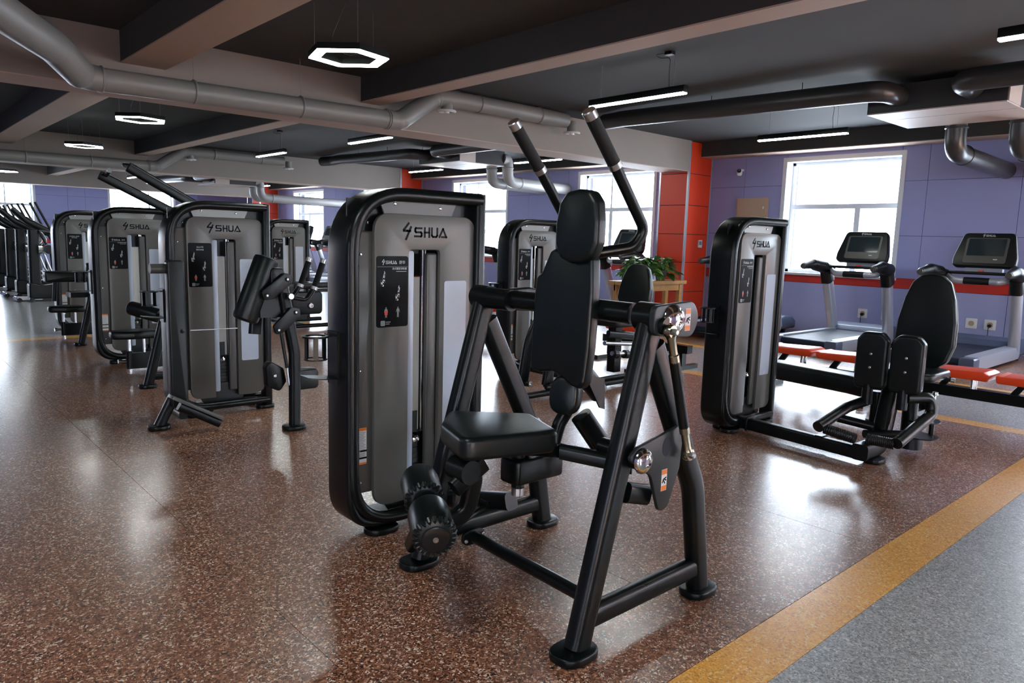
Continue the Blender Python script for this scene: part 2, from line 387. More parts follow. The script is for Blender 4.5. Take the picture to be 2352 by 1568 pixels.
def window(n, a, b, ax_, pos, out, label=None, lay=0):
    """frame, mullions, panes and sill of one opening; ax_ 'x' = wall across X, out = outward sign"""
    d = .20 * out; fw = .055
    def bx(l0, l1, z0, z1, p0, p1):
        p0, p1 = sorted((p0, p1))
        return MB().box((p0, l0, z0), (p1, l1, z1)) if ax_ == 'x' else MB().box((l0, p0, z0), (l1, p1, z1))
    p0, p1 = pos + d, pos + d + .06 * out
    hz = SILL + (HEAD - SILL) * .60; s = a + (b - a) * (.37 if lay == 0 else .63)
    fr = [bx(a, b, SILL, SILL + fw, p0, p1), bx(a, b, HEAD - fw, HEAD, p0, p1), bx(a, a + fw, SILL, HEAD, p0, p1), bx(b - fw, b, SILL, HEAD, p0, p1)]
    o = struct('window_%d' % n, merge(*fr), 'winframe', label)
    obj('mullion', bx(a + fw, b - fw, hz - .04, hz + .04, p0, p1), 'winframe', o)
    obj('mullion', bx(s - .045, s + .045, SILL + fw, hz - .04, p0, p1), 'winframe', o)
    if lay: obj('mullion', bx(s - .02, s + .02, hz + .04, HEAD - fw, p0, p1), 'winframe', o)
    q0, q1 = p0 + .025 * out, p0 + .031 * out
    for l0, l1, z0, z1 in ((a + fw, s - .045, SILL + fw, hz - .04), (s + .045, b - fw, SILL + fw, hz - .04), (a + fw, b - fw, hz + .04, HEAD - fw)):
        if lay and z0 > hz:
            obj('pane', bx(l0, s - .02, z0, z1, q0, q1), 'glass', o); obj('pane', bx(s + .02, l1, z0, z1, q0, q1), 'glass', o)
        else: obj('pane', bx(l0, l1, z0, z1, q0, q1), 'glass', o)
    t = .012 * -out; e = pos
    obj('casing', merge(bx(a - .07, a, SILL - .03, HEAD + .07, e, e + t), bx(b, b + .07, SILL - .03, HEAD + .07, e, e + t), bx(a, b, HEAD, HEAD + .07, e, e + t)), 'winframe', o)
    obj('reveal', merge(bx(a - .002, a + .006, SILL, HEAD, e, p0), bx(b - .006, b + .002, SILL, HEAD, e, p0), bx(a, b, HEAD - .006, HEAD + .002, e, p0)), 'winframe', o)
    obj('sill', bx(a - .09, b + .09, SILL - .035, SILL + .004, e - .05 * out, p0), 'winframe', o)
    return o
n = 1
for k, w in enumerate(WR):
    window(n, w[0], w[1], 'x', XW, 1, 'window in the right-hand wall, lighting the room from outside', 0 if k in (2,) else 1); n += 1
for w in WF: window(n, w[0], w[1], 'y', YF, 1, None, 1); n += 1
for w in WL: window(n, w[0], w[1], 'x', XL, -1); n += 1  # unseen left-wall windows, added for fill
for w in WB: window(n, w[0], w[1], 'y', YB, -1); n += 1  # unseen back-wall windows, added for fill and sun
# light portals only guide sampling of the sky through the openings
def portal(loc, sx, sy, rot):
    l = bpy.data.lights.new('portal', 'AREA'); l.shape = 'RECTANGLE'; l.size = sx; l.size_y = sy
    l.cycles.is_portal = True; o = bpy.data.objects.new('portal', l); COL.objects.link(o); o.location = loc; o.rotation_euler = rot
zc = (SILL + HEAD) / 2; hh = HEAD - SILL
for w in WR: portal((XW + .35, sum(w) / 2, zc), hh, w[1] - w[0], (0, PI / 2, 0))
for w in WL: portal((XL - .35, sum(w) / 2, zc), hh, w[1] - w[0], (0, -PI / 2, 0))
for w in WF: portal((sum(w) / 2, YF + .35, zc), w[1] - w[0], hh, (-PI / 2, 0, 0))
for w in WB: portal((sum(w) / 2, YB - .35, zc), w[1] - w[0], hh, (PI / 2, 0, 0))

# pillars with orange-red panels and aluminium corner trims
def pillar(y0, y1, x0=11.45, tall=ZC):
    p = struct('pillar', MB().box((x0 + .012, y0 + .012, 0), (XW - .001, y1 - .012, ZC - .002)), 'joint')
    zs = [0.06, .55, 1.10, 1.62, 2.15, 2.72, ZC - .01]; g = .006
    for a, b in zip(zs, zs[1:]):
        obj('panel', MB().box((x0, y0 + .03, a + g), (x0 + .012, y1 - .03, b - g)), 'pillar', p)
        for ys in ((y0, y0 + .012), (y1 - .012, y1)):
            obj('panel', MB().box((x0 + .03, ys[0], a + g), (XW - .04, ys[1], b - g)), 'pillar', p)
    for x, y in ((x0, y0), (x0, y1 - .03), (XW - .04, y0), (XW - .04, y1 - .03)):
        obj('corner_trim', MB().box((x - .004, y - .004, .02), (x + .034, y + .034, ZC - .004)), 'alu', p)
    return p
pillar(8.0, 8.65); pillar(17.5, 18.15); pillar(27.0, 27.7); pillar(-1.7, -1.05)

# beams
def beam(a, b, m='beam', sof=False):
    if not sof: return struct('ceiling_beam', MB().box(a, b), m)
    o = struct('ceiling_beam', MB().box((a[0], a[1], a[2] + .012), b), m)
    obj('lit_soffit', MB().box(a, (b[0], b[1], a[2] + .012)), 'lit_soffit', o); return o  # thin underside strip carries the painted bounce light
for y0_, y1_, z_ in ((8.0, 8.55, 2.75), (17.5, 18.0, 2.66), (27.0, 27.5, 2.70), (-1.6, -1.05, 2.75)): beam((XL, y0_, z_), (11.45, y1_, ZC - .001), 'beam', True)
Ys = [(YB, -1.6), (-1.05, 8.0), (8.55, 17.5), (18.0, 27.0)]
for a, b in Ys:
    for x0_, x1_ in ((2.04, 2.45), (4.66, 4.93)):      # secondary beams: charcoal sides, warm bounce light painted into the undersides
        o_ = beam((x0_, a + .002, 3.012), (x1_, b - .002, ZC - .001), 'ceiling'); obj('lit_soffit', MB().box((x0_, a + .002, 3.0), (x1_, b - .002, 3.012)), 'lit_soffit', o_)
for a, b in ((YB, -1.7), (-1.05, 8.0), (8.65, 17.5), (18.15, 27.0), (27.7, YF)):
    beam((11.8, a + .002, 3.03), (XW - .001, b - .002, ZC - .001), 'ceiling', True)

# ================================================================ CEILING FITTINGS
def hex_lamp(x, y, label, z=2.86, R=.335, rot=.262):
    t = Thing('hexagon_lamp', (x, y, z), label, 'lamp', 'hexagonal ring lamps')
    def ring(r): return [(r * math.cos(PI / 3 * k + rot), r * math.sin(PI / 3 * k + rot)) for k in range(6)]
    def tubes(ro, ri, z0, z1):
        mb = MB(); P = [V(a, b, z) for z, r in ((z0, ro), (z0, ri), (z1, ri), (z1, ro)) for a, b in ring(r)]
        P = [p + V(x, y, z) for p in P]; F = []
        for s_ in range(4):
            for k in range(6):
                a, b = s_ * 6, ((s_ + 1) % 4) * 6; F.append((a + k, b + k, b + (k + 1) % 6, a + (k + 1) % 6))
        return mb.add(P, F)
    t.part('housing', tubes(R + .004, R - .094, .006, .055), 'frame')
    t.part('diffuser', tubes(R, R - .09, -.002, .005), 'white_light')
    cb = MB()
    for k in (0, 2, 4):
        a, b = ring(R - .05)[k]; cb.tube([(x + a, y + b, z + .05), (x + a, y + b, ZC - .001)], .0011, 6)
    t.part('suspension_cable', cb, 'steel')
    t.part('power_cord', MB().tube(rc([(x + .1, y - .2, z + .05), (x, y, z + .02), (x - .1, y + .15, z + .12), (x, y + .05, ZC - .001)], .15), .002, 6), 'cable')
def bar_lamp(x, y, label, L=1.24, z=2.88, canopy=True):
    t = Thing('linear_lamp', (x, y, z), label, 'lamp', 'linear pendant lamps')
    t.part('housing', MB().prism(rr(.07, .07, .012), -L / 2, L / 2, ax((x, y, z + .045), (0, 1, 0), (1, 0, 0)), .004), 'frame')
    t.part('diffuser', MB().prism(rr(.064, .022, .009), -L / 2 + .004, L / 2 - .004, ax((x, y, z + .006), (0, 1, 0), (1, 0, 0)), .003), 'white_light')
    cb = MB()
    for s_ in (-1, 1): cb.tube([(x, y + s_ * L * .38, z + .08), (x, y + s_ * L * .38, ZC - .001)], .0015, 6)
    t.part('suspension_cable', cb, 'steel')
    if canopy:
        t.part('power_cord', MB().tube(rc([(x, y - .42, z + .08), (x + .015, y - .40, z + .22), (x, y - .42, ZC - .05), (x - .04, y - .34, ZC - .06), (x - .1, y - .30, ZC - .03), (x - .04, y - .42, ZC - .02)], .06), .003, 6), 'cable')
        t.part('canopy', MB().box((x - .035, y - .45, ZC - .03), (x + .035, y - .37, ZC - .0005)), 'black')
hex_lamp(3.15, 5.60, 'white hexagonal ring lamp, the largest and nearest one, high above the left weight tower')
hex_lamp(2.98, 10.85, 'hexagonal ring lamp just beyond the first big ceiling beam, above the far towers')
hex_lamp(3.22, 15.2, 'hexagonal ring lamp further back with a pale back edge, left of the big levers')
hex_lamp(3.2, 24.3, 'tiny hexagonal lamp cut by the left frame edge near the far wall')
hex_lamp(0.2, 1.8, 'unseen hexagonal ring lamp overhead, added as fill light'); hex_lamp(-2.2, 5.6, 'unseen hexagonal ring lamp overhead at the left, added as fill light'); hex_lamp(-1.6, -3., 'unseen hexagonal ring lamp behind the camera, added as fill light')  # three unseen lamps added to brighten the foreground
bar_lamp(6.13, 5.0, 'long bar lamp hanging on a cord above the right pull handle')
bar_lamp(9.5, 4.9, 'bar lamp in front of the wall beam above the right-hand window')
bar_lamp(6.0, 1.1, 'bar lamp whose end shows at the upper right picture edge')
bar_lamp(6.02, 13.65, 'bar lamp on a cord beyond the first big beam, left of the round duct')
bar_lamp(6.1, 10.2, 'short-looking bar lamp tucked right behind the first big beam')
bar_lamp(9.62, 13.7, 'bar lamp below the second suspended unit')
bar_lamp(9.62, 10.1, 'bar lamp seen past the left pull handle')
bar_lamp(9.85, 23.1, 'far bar lamp in front of the last orange-red pillar')
bar_lamp(6.15, 23.2, 'far bar lamp seen between the two raised levers')
bar_lamp(9.6, 1.0, 'unseen bar lamp by the wall, added as fill light'); bar_lamp(6.0, -3.5, 'unseen bar lamp behind the camera, added as fill light')  # two more unseen lamps added as fill

def ring_band(p, d, r, w=.03):
    d = Vector(d).normalized(); p = Vector(p); return MB().tube([p - d * w / 2, p - d * w / 6, p + d * w / 6, p + d * w / 2], [r, r + .012, r + .012, r], 20)
# big ventilation pipe along the first beam
def vent_pipe(yc, dz, label, x0=1.78, lead=True):
    t = Thing('ventilation_pipe', (5.0, yc, 3.0), label, 'pipe')
    A = [V(x0, yc, 2.765 + dz), V(4.86, yc, 2.80 + dz)]
    t.part('duct_section', MB().tube(A, .107, 24), 'duct')
    up = rc([V(4.86, yc, 2.80 + dz), V(5.02, yc, 2.80 + dz), V(5.55, yc, 3.16 + dz), V(5.9, yc, 3.175 + dz)], .22, 6)
    t.part('elbow', MB().tube(up, [.112 + .006 * (i % 3 == 0) for i in range(len(up))], 20), 'duct')
    t.part('duct_section', MB().tube([(5.9, yc, 3.175 + dz), (7.9, yc, 3.175 + dz)], .105, 24), 'duct')
    if lead:
        lp = rc([V(x0 + .02, yc, 2.765 + dz), V(x0 - .14, yc, 2.78 + dz), V(x0 - .46, yc - .62, 2.86 + dz), V(x0 - .82, yc - 1.22, 2.88 + dz), V(x0 - 1.25, yc - 1.97, 2.90 + dz)], .2, 8)
        t.part('elbow', MB().tube(lp, [.113 + .02 * min(1, k / 8) for k in range(len(lp))], 24), 'duct')
    for x in (x0 + .02, 2.62, 3.75, 4.84): t.part('clamp_band', ring_band((x, yc, 2.77 + dz + (x - 1.78) * .0114), (1, 0, .01), .108), 'duct')
    for x in (6.25, 7.35): t.part('clamp_band', ring_band((x, yc, 3.175 + dz), (1, 0, 0), .106), 'duct')
    for x in (2.62, 3.75): t.part('hanger_strap', MB().tube([(x, yc, 2.87 + dz), (x, yc - .02, 2.97 + dz), (x, yc, ZC - .001)], .004, 6), 'duct')
    for x in (5.72, 8.02):
        zt = 3.175 + dz
        t.part('outlet_branch', MB().tube([(x, yc - .02, zt), (x, yc - .02, zt - .16)], .075, 16), 'duct')
        o = t.part('air_diffuser', MB().lathe([(.05, .0), (.118, 0), (.125, -.015), (.106, -.028), (.075, -.025), (.068, -.008), (.038, -.008), (.035, -.036), (.0, -.04)], ax((x, yc - .02, zt - .155), (0, 0, 1)), 24), 'white', label='white round air diffuser')
    return t
vent_pipe(7.72, 0, 'fat grey ventilation pipe running along the first big ceiling beam')
vent_pipe(17.2, -.03, 'ventilation pipe along the second, more distant ceiling beam', x0=.6)

def vent_unit(cx, cy, z, label, far=False):
    """suspended ventilation box with a round duct arriving along the room and two pipes to the wall"""
    t = Thing('ventilation_unit', (cx, cy, z), label, 'ventilation unit')
    w, l, h = .60, .68, .30
    t.part('casing', MB().box((cx - w, cy - l, z + .012), (cx + w, cy + l, z + h)), 'ductdk')
    t.part('bottom_panel', MB().box((cx - w, cy - l, z), (cx - w + .46, cy + l, z + .012)), 'acpanel')
    t.part('bottom_panel', MB().box((cx - w + .475, cy - l, z), (cx + w, cy + l, z + .012)), 'acpanel')
    t.part('end_cover', MB().box((cx - w + .02, cy - l - .012, z + .012), (cx - w + .42, cy - l, z + h - .02)), 'acpanel')
    X = cx - w - .42; zd = z + .17
    for sgn, L_, nm in ((1, 3.5 if not far else 3.0, 'a'), (-1, 2.6, 'b')):
        y0 = cy + sgn * .36
        p = rc([V(cx - w, y0, zd), V(X, y0, zd), V(X, y0 + sgn * L_, zd + (.06 if sgn > 0 else 0))], .24, 8)
        if sgn > 0: p += rc([V(X, y0 + L_, zd + .06), V(X + .1, y0 + L_ + .45, zd + .07), V(cx - .95, cy + 4.3, zd + .08)], .2, 4)[1:]
        t.part('round_duct', MB().tube(p, .11, 24), 'ductdk')
        for k in (.9, 2.1): t.part('hanger_rod', MB().tube([(X, y0 + sgn * k, zd + .12), (X, y0 + sgn * k, ZC - .0005)], .005, 6), 'black')
    for dy in ((.18, -.49) if not far else (-.1, -.62)):
        y0 = cy + dy
        p = rc([V(cx + w - .01, y0, z + .16), V(cx + w + .14, y0, z + .14), V(cx + w + .16, y0, z - .30), V(XW - .01, y0, z - .34)], [0, .12, .2, 0], 8)
        t.part('round_duct', MB().tube(p, .115, 24), 'ductlt' if far else 'ductdk')
        t.part('clamp_band', ring_band(V(cx + w + .15, y0, z - .02), (0, 0, 1), .115), 'ductlt' if far else 'ductdk')
        t.part('clamp_band', ring_band(V(cx + w + .50, y0, z - .305), (1, 0, 0), .115), 'ductlt' if far else 'ductdk')
    rod = MB()
    for sx in (-1, 1):
        for sy in (-1, 1): rod.tube([(cx + sx * (w - .05), cy + sy * (l - .05), z + h), (cx + sx * (w - .05), cy + sy * (l - .05), ZC - .0005)], .005, 6)
    t.part('hanger_rod', rod, 'steel')
vent_unit(9.25, 3.02, 2.93, 'dark suspended ventilation unit with pale underside at the upper right')
vent_unit(9.62, 12.4, 2.93, 'second suspended ventilation unit beyond the first beam with light grey pipes to the wall', True)
vent_unit(8.3, 21.9, 2.75, 'third ventilation unit far away, just left of the last orange-red pillar', True)

def camera_dome(x, y, z, d, label):
    t = Thing('security_camera', (x, y, z), label, 'camera', 'security cameras')
    d = Vector(d).normalized(); p = V(x, y, z)
    t.part('wall_bracket', MB().tube([p, p + d * .07, p + d * .1 - V(0, 0, .03)], .02, 10), 'white')
    t.part('camera_body', MB().lathe([(.0, -.06), (.035, -.055), (.048, -.03), (.05, .02), (.042, .045), (.0, .045)], ax(p + d * .12 - V(0, 0, .05), (0, 0, 1)), 16), 'white')
    t.part('lens', MB().lathe([(.034, 0), (.038, .03), (.03, .045), (.0, .047)], ax(p + d * .14 - V(0, 0, .02), d + V(0, -.6, -.2)), 14), 'gloss')
camera_dome(XW, 7.35, 2.80, (-1, 0, 0), 'white security camera on the lilac wall right of the first pillar')
camera_dome(XW, 26.55, 2.80, (-1, 0, 0), 'small distant security camera right of the last orange-red pillar')
camera_dome(5.3, YF, 2.93, (0, -1, 0), 'security camera on the far wall between the two far windows')
# wall fittings
t = Thing('wall_cabinet', (XW, 7.12, 1.95), 'beige steel cabinet door on the lilac wall, right of the nearest pillar', 'cabinet')
t.part('cabinet_frame', MB().box((XW - .03, 6.80, 1.93), (XW - .0005, 7.42, 2.30)), 'beige'); t.part('door', MB().box((XW - .042, 6.83, 1.955), (XW - .031, 7.39, 2.275)), 'beige')
t.part('lock', MB().box((XW - .047, 6.86, 2.1), (XW - .043, 6.89, 2.14)), 'steel')
t = Thing('thermostat', (11.93, 8.0, 1.45), 'small white thermostat with a grey display on the nearest pillar', 'thermostat')
t.part('housing', MB().box((11.87, 7.982, 1.38), (11.98, 7.999, 1.52)), 'white'); t.part('display', MB().box((11.885, 7.979, 1.43), (11.965, 7.982, 1.50)), 'printgy')
def outlet(y, z, plug, label, x=XW):
    t = Thing('wall_outlet', (x, y, z), label, 'outlet', 'wall outlets behind the treadmills')
    t.part('cover_plate', MB().prism(rr(.15, .15, .01), 0, .012, FACEX(x, y, z), .003), 'white')
    t.part('socket', MB().prism(rr(.075, .075, .03), .012, .014, FACEX(x, y, z), .0), 'beige')
    if plug:
        t.part('plug', MB().tube([(x - .014, y, z - .01), (x - .05, y, z - .015)], .024, 12), 'black'); t.part('cord', MB().tube(rc([(x - .05, y, z - .015), (x - .08, y, z - .05), (x - .04, y, .02)], .05), .005, 6), 'cable')
for y, p, l in ((4.99, 1, 'wall outlet with a black plug behind the treadmill under the window'), (4.62, 0, 'empty wall outlet right of the treadmill under the window'), (3.42, 0, 'left, empty one of two wall outlets behind the right treadmill'), (3.18, 1, 'wall outlet with a black plug, right of the empty one at the right treadmill'), (7.3, 0, 'wall outlet just right of the nearest pillar')):
    outlet(y, .40, p, l)

# ================================================================ WEIGHT TOWERS (parts shared by the machines)
TW, TH_, TD = .79, 1.645, .20
def foot(t, x, y, rx=.075, ry=.05, rz=0., nm='foot_pad', z=0):
    m = Matrix.Translation((x, y, z)) @ Matrix.Rotation(rz, 4, 'Z')
    o = [(rx * math.copysign(abs(math.cos(a)) ** .7, math.cos(a)), ry * math.copysign(abs(math.sin(a)) ** .8, math.sin(a))) for a in [2 * PI * k / 28 for k in range(28)]]
    return t.part(nm, MB().prism(o, 0, .032, m, .008), 'frame')
def screw(x, y, z, m=None): return MB().lathe([(.0075, 0), (.0075, .003), (.005, .0055), (0, .006)], m or FRONT(x, y, z), 10)
def figure(cx, cy, k, m, arms=1):
    s_ = k; L = [[(cx, cy + .9 * s_), (cx - .1 * s_, cy + .45 * s_), (cx + .0 * s_, cy + .0)], [(cx, cy), (cx - .42 * s_, cy + .12 * s_), (cx - .36 * s_, cy - .4 * s_), (cx - .2 * s_, cy - .44 * s_)]]
    b = strokes(L, .24 * s_, m, .0004); c = strokes([[(cx - .02 * s_, cy + .7 * s_), (cx + .12 * s_ * arms, cy + 1.1 * s_), (cx + .0, cy + 1.35 * s_)]], .09 * s_, m, .0004)
    h = MB().prism([(cx + .03 * s_ + .12 * s_ * math.cos(a), cy + 1.05 * s_ + .13 * s_ * math.sin(a)) for a in [2 * PI * q / 10 for q in range(10)]], 0, .0004, m)
    return merge(b, c, h)
def body(cx, cy, k, m):
    o = [(-.16, 1), (-.3, .85), (-.48, .2), (-.38, .18), (-.22, .6), (-.2, .1), (-.22, -.9), (-.06, -.9), (0, -.1), (.06, -.9), (.22, -.9), (.2, .1), (.22, .6), (.38, .18), (.48, .2), (.3, .85), (.16, 1)]
    hd = MB().prism([(cx + .12 * k * math.cos(a), cy + (1.18 + .15 * math.sin(a)) * k) for a in [2 * PI * q / 10 for q in range(10)]], 0, .0003, m)
    return merge(MB().prism([(cx + x * k, cy + y * k) for x, y in o], 0, .0003, m), hd)
def tower(t, X, Y, detail=2, head=None, title=None, cup=True, feet=True):
    """weight tower of thing t: left outer edge X, front plane Y, logo side towards -Y"""
    y0, y1 = Y, Y + TD; W_, H = TW, TH_; th = .047
    P = lambda nm, mb, m, **k: t.part(nm, mb, m, **k)
    # C-shaped frame: wide band, rounded at the left, mitred at the upper right
    prof = [(p, q) for p, q in rr(th, TD, .022, 4)]
    nr = (0, 1, 0)
    path = rc([V(X + W_ - .024, Y + TD / 2, TH_ - th / 2), V(X + th / 2, Y + TD / 2, TH_ - th / 2), V(X + th / 2, Y + TD / 2, .064), V(X + .36, Y + TD / 2, .064)], [0, .30, .27, 0], 10)
    P('frame_band', MB().sweep(path, prof, nr), 'frame')
    P('front_tube', MB().tube(rc([V(X + W_ - .03, Y + .02, TH_ - .034), V(X + .035, Y + .02, TH_ - .034), V(X + .035, Y + .02, .072), V(X + W_ - .03, Y + .02, .072)], [0, .27, .25, 0], 9), .030, 16), 'frame')
    P('frame_post', MB().prism(rr(.062, .11, .02), .02, TH_ - .004, Matrix.Translation((X + W_ - .031, Y + .055, 0)), .004), 'frame')
    P('base_tube', MB().tube([(X + .3, Y + TD - .04, .075), (X + W_ - .02, Y + TD - .04, .075)], .03, 14), 'frame')
    if feet:
        foot(t, X + .205, Y + .045, .085, .06); foot(t, X + W_ - .05, Y + .05, .075, .055); foot(t, X + .28, Y + TD - .03, .085, .05)
        foot(t, X + W_ - .05, Y + TD + .02, .075, .05)
    # covers
    yb = Y + .075
    P('backing_plate', MB().box((X + .04, yb, 1.40), (X + W_ - .06, yb + .01, TH_ - .06)), 'black'); P('base_plate', MB().prism([(X + .17, .24), (X + .62, .24), (X + .56, .09), (X + .26, .09)], 0, .01, ax((0, yb + .005, 0), (0, -1, 0), (1, 0, 0)), 0), 'black')
    P('side_cover', MB().prism(rr(.135, 1.235, .012, 3, X + .118, .825), 0, .10, ax((0, Y + .155, 0), (0, -1, 0), (1, 0, 0)), .012), 'greydk' if detail < 2 else 'grey')
    P('side_cover', MB().prism(rr(.075, 1.235, .012, 3, X + W_ - .088, .825), 0, .10, ax((0, Y + .155, 0), (0, -1, 0), (1, 0, 0)), .008), 'greylt')
    # front plate with a slot: outline split in two half rings
    x0, x1, z0, z1, R = X + .152, X + W_ - .052, .135, 1.525, .085
    s0, s1, sz0, sz1 = X + .340, X + .520, .17, 1.36
    mid = (s0 + s1) / 2
    o = rc([(x0, z1), (x0, z0), (s0, z0), (s0, sz1), (s1, sz1), (s1, z0), (x1, z0), (x1, z1)], [R, R, 0, .022, .022, 0, R, R], 6, True)
    P('front_cover', MB().prism([(p.x, p.y) for p in o], 0, .022, ax((0, Y + .048, 0), (0, -1, 0), (1, 0, 0)), .005, 2, both=False), 'grey')
    P('top_cover', MB().prism([(X + .185, TH_ - .058), (X + W_ - .16, TH_ - .058), (X + W_ - .2, 1.50), (X + .222, 1.50)], 0, .01, ax((0, Y + .055, 0), (0, -1, 0), (1, 0, 0)), .002, 1), 'greydk' if detail == 2 else 'greylt')
    # inside of the slot
    P('slot_lip', MB().prism(rr(.042, 1.18, .012, 3, s0 + .024, .765), 0, .02, ax((0, Y + .07, 0), (0, -1, 0), (1, 0, 0)), .004), 'info')  # pale blue colour stands in for window light on the lip
    P('slot_cover', MB().prism(rr(.062, 1.17, .012, 3, s1 - .031, .76), 0, .03, ax((0, Y + .075, 0), (0, -1, 0), (1, 0, 0)), .01), 'greydk')
    P('rear_panel', MB().box((X + .36, Y + .125, .40), (X + .60, Y + .13, 1.225)), 'whitepanel')
    P('rear_panel', MB().box((X + .30, Y + .125, 1.23), (X + .64, Y + .13, 1.42)), 'black')
    for dx in (.045, .062): P('guide_rod', MB().tube([(mid + dx, Y + .11, .12), (mid + dx, Y + .11, 1.4)], .0055, 10), 'chrome')
    P('rod_backing', MB().box((mid + .036, Y + .114, .12), (mid + .16, Y + .12, 1.40)), 'black')
    P('selector_stem', MB().box((mid - .03, Y + .088, .42), (mid + .008, Y + .094, .56)), 'black')
    n = 12
    for k in range(n): P('weight_plate', MB().box((mid - .085, Y + .088, .13 + k * .027), (mid + .085, Y + .17, .13 + k * .027 + .0245)), 'black')
    P('selector_pin', MB().lathe([(0, 0), (.006, 0), (.006, .02), (.017, .024), (.02, .034), (.012, .042), (0, .044)], FRONT(mid - .02, Y + .088, .425), 16), 'chrome')
    P('pin_cable', MB().tube(rc([(mid - .03, Y + .09, .55), (mid - .06, Y + .07, .48), (mid - .02, Y + .06, .43)], .04), .003, 6), 'cable')
    P('info_strip', MB().prism(rr(.137, .80, .012, 3, X + .615, .81), 0, .003, FRONT(0, Y + .026, 0), 0), 'info')
    P('brand_mark', logo(X + .43, 1.443, .26, FRONT(0, Y + .0255, 0)), 'printdk')
    # placard
    pl = P('instruction_placard', MB().prism(rr(.172, .33, .012, 3, X + .247, 1.165), 0, .003, FRONT(0, Y + .026, 0), 0), 'printdk')
    f = FRONT(X + .247, Y + .0228, 1.165)
    if head: L_ = merge(text(head, .017, f, 0, .128), text(title, .011, f, 0, .110))
    else: L_ = merge(logo(-.018, .136, .082, f, .0004), text('舒华', .017, f, .052, .130), text('坐式腹肌训练器', .0115, f, .078, .103, 'RIGHT'), strokes([[(-.083, .116), (.083, .116)]], .0008, f, .0003), strokes([[(.02, .094), (.075, .094)]], .002, f, .0003))
    P('lettering', L_, 'print', sub=pl)
    if detail > 0:
        P('exercise_figure', figure(-.045, .045, .036, f), 'print', sub=pl); P('exercise_figure', figure(.035, -.022, .036, f, -1), 'print', sub=pl)
        P('muscle_figure', body(-.035, -.10, .022, f), 'printgy', sub=pl); P('muscle_figure', body(.03, -.10, .022, f), 'printgy', sub=pl)
        P('muscle_mark', MB().prism([(-.042, -.108), (-.028, -.108), (-.026, -.09), (-.044, -.09)], .0004, .0007, f), 'redprint', sub=pl)
        P('symbol', merge(MB().prism(rr(.024, .024, .004, 2, -.052, -.146), 0, .0004, f), strokes([[(-.034, -.141), (-.012, -.141)], [(-.034, -.150), (-.018, -.150)]], .004, f, .0003)), 'printgy', sub=pl)
    # warning label on the side cover
    wl_ = P('warning_label', MB().prism(rr(.056, .176, .004, 2, X + .10, .44), 0, .0015, FRONT(0, Y + .0548, 0), 0), 'white')
    g = FRONT(X + .10, Y + .0532, .44)
    if detail > 0:
        P('orange_band', merge(MB().box((-.028, .074, 0), (.028, .088, .0004), g), MB().box((-.028, -.088, 0), (.028, -.079, .0004), g)), 'orange', sub=wl_)
        P('black_band', merge(MB().box((-.028, -.028, 0), (.028, -.019, .0004), g), MB().box((-.028, -.062, 0), (.028, -.053, .0004), g)), 'printdk', sub=wl_)
        P('small_print', strokes([[(-.023, .066 - k * .0075), (.023 - (k * 7 % 5) * .003, .066 - k * .0075)] for k in range(12)] + [[(-.023, -.034 - k * .005), (.02, -.034 - k * .005)] for k in range(4)], .0022, g, .0003), 'printgy', sub=wl_)
        if detail == 2: P('small_print', text('PICC', .009, g, -.014, -.0275, h=.0012), 'white', sub=wl_)
    for x, z, yy in ((.095, 1.335, .0548), (.09, .80, .0548), (.095, .265, .0548), (.145, 1.48, .075), (.27, TH_ - .075, .045), (.53, TH_ - .085, .045), (.715, 1.46, .074), (.745, 1.30, .0548), (.745, .44, .0548), (.28, .155, .075), (.56, .16, .075)):
        P('screw', screw(X + x, Y + yy, z), 'chrome')
    if cup:
        xc, yc, zc_ = X - .095, Y + .12, .93
        P('holder_bracket', merge(MB().box((X - .012, yc - .045, .74), (X, yc + .045, .985)), MB().box((X - .03, yc - .04, .965), (X, yc + .04, .972))), 'frame')
        def hoop(z, h, ro, ri):
            A = [[V(xc + r * math.cos(a), yc + r * math.sin(a), zz) for zz, r in ((z, ro), (z, ri), (z + h, ri), (z + h, ro))] for a in [2 * PI * k / 24 for k in range(24)]]
            return MB().rings(A, False, True)
        c = P('cup_ring', hoop(.962, .008, .062, .045), 'frame'); P('cup_ring', hoop(.86, .006, .052, .045), 'frame')
        sl = MB()
        for a in (.5, 1.6, 2.7, 3.7, 4.9): sl.box((-.011, .044, .86), (.011, .048, .965), Matrix.Translation((xc, yc, 0)) @ Matrix.Rotation(a, 4, 'Z'))
        P('cup_strap', sl, 'frame')
        P('phone_tray', MB().prism([(0, -.055), (-.10, -.055), (-.145, -.03), (-.145, .06), (0, .055)], 0, .004, Matrix.Translation((X - .001, yc, .765)) @ Matrix.Rotation(.12, 4, 'Y'), 0), 'frame')

# ================================================================ MACHINES
def btube(pts, r, t_=None, n=14): return MB().tube(pts, r, n)
def oval(a, b, k=24): return [(a / 2 * math.copysign(abs(math.cos(q)) ** .75, math.cos(q)), b / 2 * math.copysign(abs(math.sin(q)) ** .75, math.sin(q))) for q in [2 * PI * i / k for i in range(k)]]
def grip(t, p0, p1, r=.021):
    """foam grip with metal collars from p0 (outer end) to p1"""
    p0, p1 = Vector(p0), Vector(p1); d = (p1 - p0).normalized()
    t.part('foam_grip', MB().tube([p0 + d * .03, p1], r, 18), 'foam')
    t.part('grip_cap', MB().tube([p0, p0 + d * .004, p0 + d * .032], [r * .9, r * 1.04, r * 1.04], 18), 'steel', label='bright metal end cap')
    t.part('grip_collar', MB().tube([p1 - d * .004, p1 + d * .018], r * 1.06, 18), 'steel')
def bolt(t, p, d, r=.016, m='steel'):
    t.part('bolt', MB().lathe([(r, 0), (r, r * .25), (r * .75, r * .6), (r * .4, r * .62), (r * .4, r * .3), (0, r * .3)], ax(p, d), 16), m)
